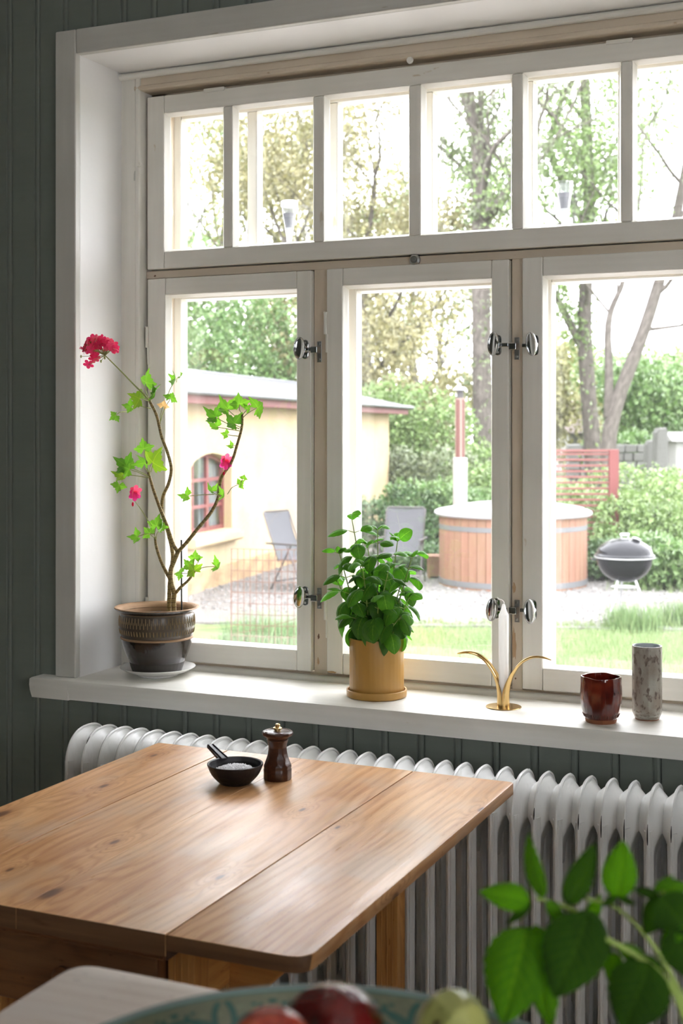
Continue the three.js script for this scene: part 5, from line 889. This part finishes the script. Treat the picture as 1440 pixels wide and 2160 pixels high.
// a tree grown by repeated forking; limbs: first limbs given as lists of points with radii, else a plain trunk
function tree(name, label, base, seed, o) {
  const t = thing(name, label, 'tree', [base.x, base.y, base.z], 0, o.group), rnd = rng(seed), wood = [], tips = [];
  const grow = (p, d, len, r, lvl) => {
    const pts = [p.clone()], n = 4; let q = p.clone(), dd = d.clone();
    for (let i = 0; i < n; i++) { dd.add(V((rnd() - .5) * .45, (rnd() - .38) * .3, (rnd() - .5) * .45).multiplyScalar(o.crook ?? 1)).normalize(); q = q.clone().addScaledVector(dd, len / n); pts.push(q); }
    wood.push(tube(pts, [r, r * .62], lvl > 2 ? 3 : 5, 0, false));
    if (lvl >= (o.depth ?? 4)) { for (let k = 1; k <= n; k++) tips.push(pts[k]); return; }
    if (lvl >= 2) for (let k = 2; k <= n; k++) if (rnd() < .5) tips.push(pts[k]);
    const kids = 2 + (rnd() < .55 ? 1 : 0);
    for (let k = 0; k < kids; k++) { const a = rnd() * 6.28, s = .45 + rnd() * .5, X = V(Math.cos(a), (o.up ?? .25), Math.sin(a)); const at_ = k ? pts[2 + Math.floor(rnd() * 3)] : q; grow(at_, dd.clone().addScaledVector(X, s).normalize(), len * (.62 + rnd() * .22), r * (k ? .42 : .6), lvl + 1); }
  };
  const trunks = o.trunks ?? [[V(0, -.2, 0), V(0, o.h * .18, 0), V(.05, o.h * .36, .02)]];
  const tm = [];
  for (const T of trunks) { const rr = T.r ?? [o.r, o.r * .6]; tm.push(tube(curve(T.p ?? T).getPoints(14), rr, 10)); }
  mesh('trunk', tm.length > 1 ? merge(tm) : tm[0], o.bark ?? M.bark_grey, t);
  for (const T of trunks) { const P = T.p ?? T, c = curve(P), rr = T.r ?? [o.r, o.r * .6], n = T.n ?? o.first ?? 5; for (let k = 0; k < n; k++) { const f = n === 1 ? 1 : lerp(T.f0 ?? o.f0 ?? .5, 1, k / (n - 1)), p = c.getPoint(f), d = c.getTangent(f), a = rnd() * 6.28; grow(p, k === n - 1 ? d : d.clone().multiplyScalar(.5).add(V(Math.cos(a), .3 + rnd() * .5, Math.sin(a))).normalize(), o.limb * (.75 + rnd() * .5), lerp(rr[0], rr[1], f) * (k === n - 1 ? .9 : .45), 1); } }
  if (wood.length) mesh('branch', merge(wood), o.bark2 ?? o.bark ?? M.bark_grey, t, 'stuff');
  const pts = []; for (const p of tips) { const k = o.leaves ?? 6; for (let i = 0; i < k; i++) pts.push(p.clone().add(V((rnd() - .5), (rnd() - .5), (rnd() - .5)).multiplyScalar((o.spread ?? .5) * (1 + rnd())))); }
  for (const T of trunks) if (o.ivy) { const c = curve(T.p ?? T); for (let i = 0; i < o.ivy; i++) { const f = Math.pow(rnd(), .8), p = c.getPoint(f), a = rnd() * 6.28, q = o.r * (1 + rnd() * .8); pts.push(p.clone().add(V(Math.cos(a) * q, 0, Math.sin(a) * q))); } }
  if (pts.length) foliage(t, pts, o.size ?? [.07, .13], o.tint ?? TINT.fresh, seed + 1);
  return t;
}
const gAt = (px, t, y = G) => { const p = at(px, 910, t); p.y = y; return p; };
const P3 = (list, base, t) => list.map(([px, py, dt = 0]) => at(px, py, t + dt).sub(base)); // limb points seen in the photograph, at their distance
{ // big bare trunk with ivy, left of the third sash
  let t = 30, b = gAt(1018, t);
  tree('ivy_trunk_tree', 'tall tree with thick ivy-covered grey trunk behind the stove pipe', b, 51, { r: .27, limb: 2.3, depth: 4, leaves: 7, spread: .7, size: [.07, .14], tint: TINT.grey, ivy: 700, first: 4, bark: M.bark_grey, trunks: [
    { p: P3([[1020, 1090], [1018, 900], [1015, 700], [1014, 480], [1012, 380]], b, t), r: [.25, .20], n: 2, f0: .8 },
    { p: P3([[1012, 390], [1006, 300], [985, 215], [965, 120], [940, 40]], b, t), r: [.12, .05], n: 6, f0: .4 },
    { p: P3([[1014, 400], [1030, 330], [1012, 250], [1024, 150], [1060, 60]], b, t), r: [.10, .05], n: 5, f0: .4 },
    { p: P3([[1020, 460], [1060, 420, -1], [1085, 370, -1], [1130, 290, -2]], b, t), r: [.14, .05], n: 4, f0: .4 },
    { p: P3([[1008, 390], [960, 340, 1], [925, 310, 1], [890, 290, 1]], b, t), r: [.06, .02], n: 2, f0: .6 }] });
  t = 32; b = gAt(1245, t);
  tree('garden_tree', 'straight grey-trunked tree with fresh green leaves behind the red screen', b, 52, { r: .2, limb: 1.9, depth: 4, leaves: 14, spread: .75, size: [.07, .14], tint: TINT.fresh, ivy: 700, trunks: [
    { p: P3([[1256, 1075], [1248, 930], [1238, 800], [1232, 690], [1236, 580], [1242, 460], [1238, 300], [1232, 150], [1228, 0]], b, t), r: [.22, .11], n: 9, f0: .42 },
    { p: P3([[1232, 740], [1200, 680], [1180, 640], [1160, 600]], b, t), r: [.12, .07], n: 2, f0: .7 },
    { p: P3([[1230, 470], [1195, 400], [1160, 310], [1190, 200], [1240, 120]], b, t), r: [.10, .05], n: 4, f0: .4 }] });
  t = 30; b = gAt(1275, t);
  tree('garden_tree', 'leaning forked grey tree at the right of the straight tree', b, 53, { r: .2, limb: 1.7, depth: 4, leaves: 10, spread: .7, size: [.07, .13], tint: TINT.fresh, trunks: [
    { p: P3([[1278, 1085], [1283, 930], [1300, 850], [1330, 770], [1360, 690], [1385, 610], [1400, 560], [1430, 440], [1455, 300]], b, t), r: [.19, .10], n: 6, f0: .6 },
    { p: P3([[1282, 880], [1284, 780], [1282, 690], [1290, 650], [1312, 600], [1330, 520], [1350, 400]], b, t), r: [.11, .04], n: 5, f0: .45 },
    { p: P3([[1368, 695], [1410, 690], [1450, 684], [1500, 670]], b, t), r: [.05, .02], n: 2, f0: .5 }] });
}
// trees of the grove to the left, each with its own habit and tint
for (const [px, t, h, r, seed, tint, leaves, label] of [
  [600, 34, 11, .22, 61, 'yellow', 14, 'yellow-green budding tree beyond the outbuilding roof, left of the others'],
  [770, 33, 10.5, .20, 62, 'tan', 22, 'tawny flowering maple seen through the second sash'],
  [470, 40, 13, .24, 63, 'grey', 6, 'sparse tall grey-green tree seen through the leftmost top panes'],
  [870, 44, 11, .2, 64, 'fresh', 7, 'fresh green tree deep in the grove behind the stove pipe'],
  [690, 46, 12.5, .22, 65, 'yellow', 15, 'tall pale yellow tree far back behind the tawny maple'],
  [380, 37, 11, .2, 66, 'fresh', 5, 'light green tree at the left edge beyond the outbuilding'],
  [930, 52, 10, .2, 67, 'yellow', 8, 'distant yellowish tree left of the ivy-covered trunk'],
  [560, 55, 12, .2, 68, 'tan', 6, 'distant tawny tree far behind the outbuilding'],
]) tree('grove_tree', label, gAt(px, t), seed, { h, r, limb: h * .19, depth: 4, leaves, spread: .8, size: [.08, .16], tint: TINT[tint], first: 7, f0: .3, trunks: [{ p: [V(0, -.2, 0), V(.1, h * .25, 0), V(-.05, h * .5, .1), V(.1, h * .66, 0)], r: [r, r * .4], n: 8, f0: .3 }] });
// shrubs: a bushy heap of leaves round a few stems
function shrub(name, label, c, R, n, tint, size, seed, category = 'shrub', grp) {
  const base = V(c.x, G, c.z), o = thing(name, label, category, [base.x, base.y, base.z], 0, grp), rnd = rng(seed), pts = [], st = [];
  const blobs = []; for (let i = 0; i < 9; i++) { const a = rnd() * 6.28, q = Math.sqrt(rnd()) * .62; blobs.push([V(Math.cos(a) * q * R[0], (.25 + rnd() * .6) * R[1], Math.sin(a) * q * R[2]), .30 + rnd() * .22]); }
  for (let i = 0; i < n; i++) { const [p, k] = blobs[Math.floor(rnd() * 9)], d = V(rnd() * 2 - 1, rnd() * 2 - 1, rnd() * 2 - 1).normalize().multiplyScalar(k * (.6 + .45 * Math.pow(rnd(), .5))), q = V(p.x + d.x * R[0], p.y + d.y * R[1] * .8, p.z + d.z * R[2]); if (q.y > .02) pts.push(q); }
  for (let i = 0; i < 9; i++) { const p = blobs[i][0]; st.push(tube([V(p.x * .2, 0, p.z * .2), V(p.x * .5, p.y * .5, p.z * .5), p], [.02, .007], 5, 6)); }
  mesh('stem', merge(st), M.bark_dark, o, 'stuff'); foliage(o, pts, size, TINT[tint], seed + 3); return o;
}
for (const [px, t, rx, h, n, tint, size, seed, label] of [
  [440, 30, 4.2, 7.4, 24000, 'mid', [.08, .14], 71, 'large dark ivy-clad thicket rising behind the outbuilding roof'],
  [590, 31, 2.3, 4.6, 9000, 'mid', [.07, .12], 72, 'lower green part of the thicket behind the outbuilding roof'],
  [770, 31, 3.0, 7.2, 9000, 'tan', [.09, .17], 101, 'tawny flowering shrubs filling the second sash above the roof'],
  [640, 33, 2.6, 7.0, 7000, 'yellow', [.09, .17], 102, 'pale yellow shrubs above the outbuilding roof near the first mullion'],
  [900, 33, 2.6, 5.6, 8000, 'yellow', [.08, .16], 103, 'yellow-green shrubs left of the ivy-covered trunk'],
  [830, 28, 2.0, 3.6, 7000, 'fresh', [.08, .14], 104, 'light green shrubs over the end of the outbuilding roof'],
  [835, 20.3, .85, 1.35, 5000, 'deep', [.05, .10], 73, 'dark green bush at the corner of the yellow outbuilding'],
  [905, 20.8, 1.0, 1.35, 6000, 'mid', [.05, .10], 74, 'green bush left of the stove pipe behind the tub'],
  [1000, 20.6, 1.0, 1.3, 6000, 'mid', [.05, .10], 75, 'green bush right of the stove pipe behind the tub'],
  [880, 25.5, 1.5, 2.1, 6500, 'grey', [.07, .13], 76, 'pale leafy bush above the darker bushes beside the outbuilding'],
  [990, 26.5, 1.6, 2.0, 6500, 'fresh', [.07, .13], 77, 'light green bush in front of the ivy-covered trunk'],
  [1105, 24, 1.5, 1.7, 6000, 'fresh', [.06, .12], 78, 'light bush hidden partly by the mullion behind the tub'],
  [1225, 22.5, 1.4, 1.30, 6000, 'fresh', [.06, .12], 79, 'light green bush seen through the red slatted screen'],
  [1275, 17.3, .62, .62, 4000, 'deep', [.04, .08], 80, 'low dark green bush between the tub and the grill'],
  [1345, 18.2, 1.0, 1.55, 6000, 'fresh', [.05, .10], 81, 'leafy green plants right of the red screen post'],
  [1420, 16.6, .80, .80, 4500, 'mid', [.06, .13], 82, 'dark leafy fern-like plant behind the grill at the right'],
  [1455, 19.5, 1.2, 1.35, 5500, 'fresh', [.05, .10], 83, 'tall light green weeds at the right edge of the yard'],
  [1390, 23.5, 1.6, 1.7, 5500, 'fresh', [.05, .10], 84, 'meadow plants below the standing stones'],
  [860, 18.6, .6, .5, 2500, 'deep', [.04, .08], 85, 'low ivy beside the second garden chair'],
]) shrub('garden_shrub', label, gAt(px, t), [rx, h * .74, rx * .8], n, tint, size, seed);
// far hedge and low trees at the right
for (const [px, t, rx, h, n, tint, seed, label] of [
  [1160, 60, 2.5, 7.0, 7000, 'yellow', 91, 'pale yellow-green tree far off left of the straight trunk'],
  [1300, 75, 5.5, 7.6, 9000, 'fresh', 92, 'far light green tree behind the leaning trunk'],
  [1375, 62, 4.2, 6.2, 9000, 'mid', 93, 'far green tree above the standing stones'],
  [1450, 70, 5.0, 7.4, 9000, 'fresh', 94, 'far light green tree at the right edge'],
  [1335, 46, 1.15, 2.1, 5000, 'mid', 95, 'clipped green hedge in front of the distant house'],
]) { const o = shrub(px === 1335 ? 'clipped_hedge' : 'distant_tree', label, gAt(px, t), [rx, h * .8, rx], n, tint, [.16, .34], seed, px === 1335 ? 'hedge' : 'tree'); }
{ // distant house, stone wall, standing stones
  std('far_white', { color: C(.70, .68, .66), roughness: .9 }); std('far_roof', { color: C(.50, .40, .37), roughness: .9 });
  const h = gAt(1290, 66), o = thing('distant_house', 'distant white house with pale tiled roof behind the tree trunks', 'house', [h.x, .35, h.z], YAW + .25);
  mesh('wall', bar(-3.2, 2.4, -1.2, 1.1, -2, 2, .02), M.far_white, o); mesh('roof', mapPoints(prism([[-2.3, 1.0], [0, 2.6], [2.3, 1.0]], 6), (z, y, x) => [x - 3.4, y, z]), M.far_roof, o);
  for (const x of [-2, -.4, 1.2]) mesh('window', bar(x - .35, x + .35, -.1, .75, 1.98, 2.02, .01), M.bark_dark, o);
  const stoneM = [0, 1, 2].map((k) => std('stone_' + k, { color: C(.34 + k * .05, .33 + k * .05, .31 + k * .05), roughness: .95, bumpMap: plaster, bumpScale: .01 }));
  const w = gAt(1335, 38), wall_ = thing('stone_wall', 'low dry stone wall of pale blocks beyond the red screen', 'wall', [w.x, G, w.z], YAW);
  const rnd = rng(77);
  for (let j = 0; j < 6; j++) { let x = -1.9; while (x < .55) { const l = .22 + rnd() * .24; mesh('stone', lumpy(bar(x, x + l - .02, .12 + j * .245, .12 + j * .245 + .228, -.2, .2 + rnd() * .04, .03), .02, 3, j + x), stoneM[Math.floor(rnd() * 3)], wall_); x += l; } }
  mesh('stone', bar(-1.9, .6, 0, .12, -.22, .22, .02), stoneM[0], wall_);
  for (const [px, t, ht, wd, label] of [[1368, 36, 1.72, .26, 'smaller grey standing stone gatepost beside the stone wall'], [1391, 35, 2.06, .36, 'taller grey standing stone with flat slanting top']]) {
    const p = gAt(px, t), s = thing('standing_stone', label, 'stone', [p.x, G, p.z], YAW + .2);
    mesh('stone', lumpy(mapPoints(prism([[-wd * .62, 0], [-wd * .42, ht * .93], [-wd * .2, ht * .985], [wd * .4, ht], [wd * .5, ht * .95], [wd * .55, 0]], wd * .8, .04), (x, y, z) => [x, y, z - wd * .4]), .03, 2.5, px), stoneM[0], s);
  }
  const hw = gAt(1466, 58), ho = thing('white_shed', 'low white shed at the right edge beyond the standing stones', 'building', [hw.x, .1, hw.z], YAW); mesh('wall', bar(-1.1, 1.3, -.7, .95, -1, 1, .02), M.far_white, ho); mesh('roof', mapPoints(prism([[-1.2, .9], [0, 1.3], [1.2, .9]], 2.8), (z, y, x) => [x - 1.3, y, z]), M.far_white, ho);
}

for (const n of ['gravel', 'lawn', 'yellow_render', 'worn_render', 'red_paint', 'roof_felt', 'gutter_zinc', 'chair_sling', 'cedar_0', 'cedar_1', 'cedar_2', 'tub_cover', 'screen_red', 'screen_slat', 'bark_grey', 'bark_dark', 'far_white', 'far_roof', 'stone_0', 'stone_1', 'stone_2', 'grey_curtain', 'guard_pale', 'guard_red', 'rust_wire']) M[n].color.multiplyScalar(OUT + ({ tub_cover: .2, yellow_render: .13, worn_render: .08, bark_grey: .3, cedar_0: .05, cedar_1: .05, cedar_2: .05 }[n] ?? 0));
renderer.render(scene, camera);
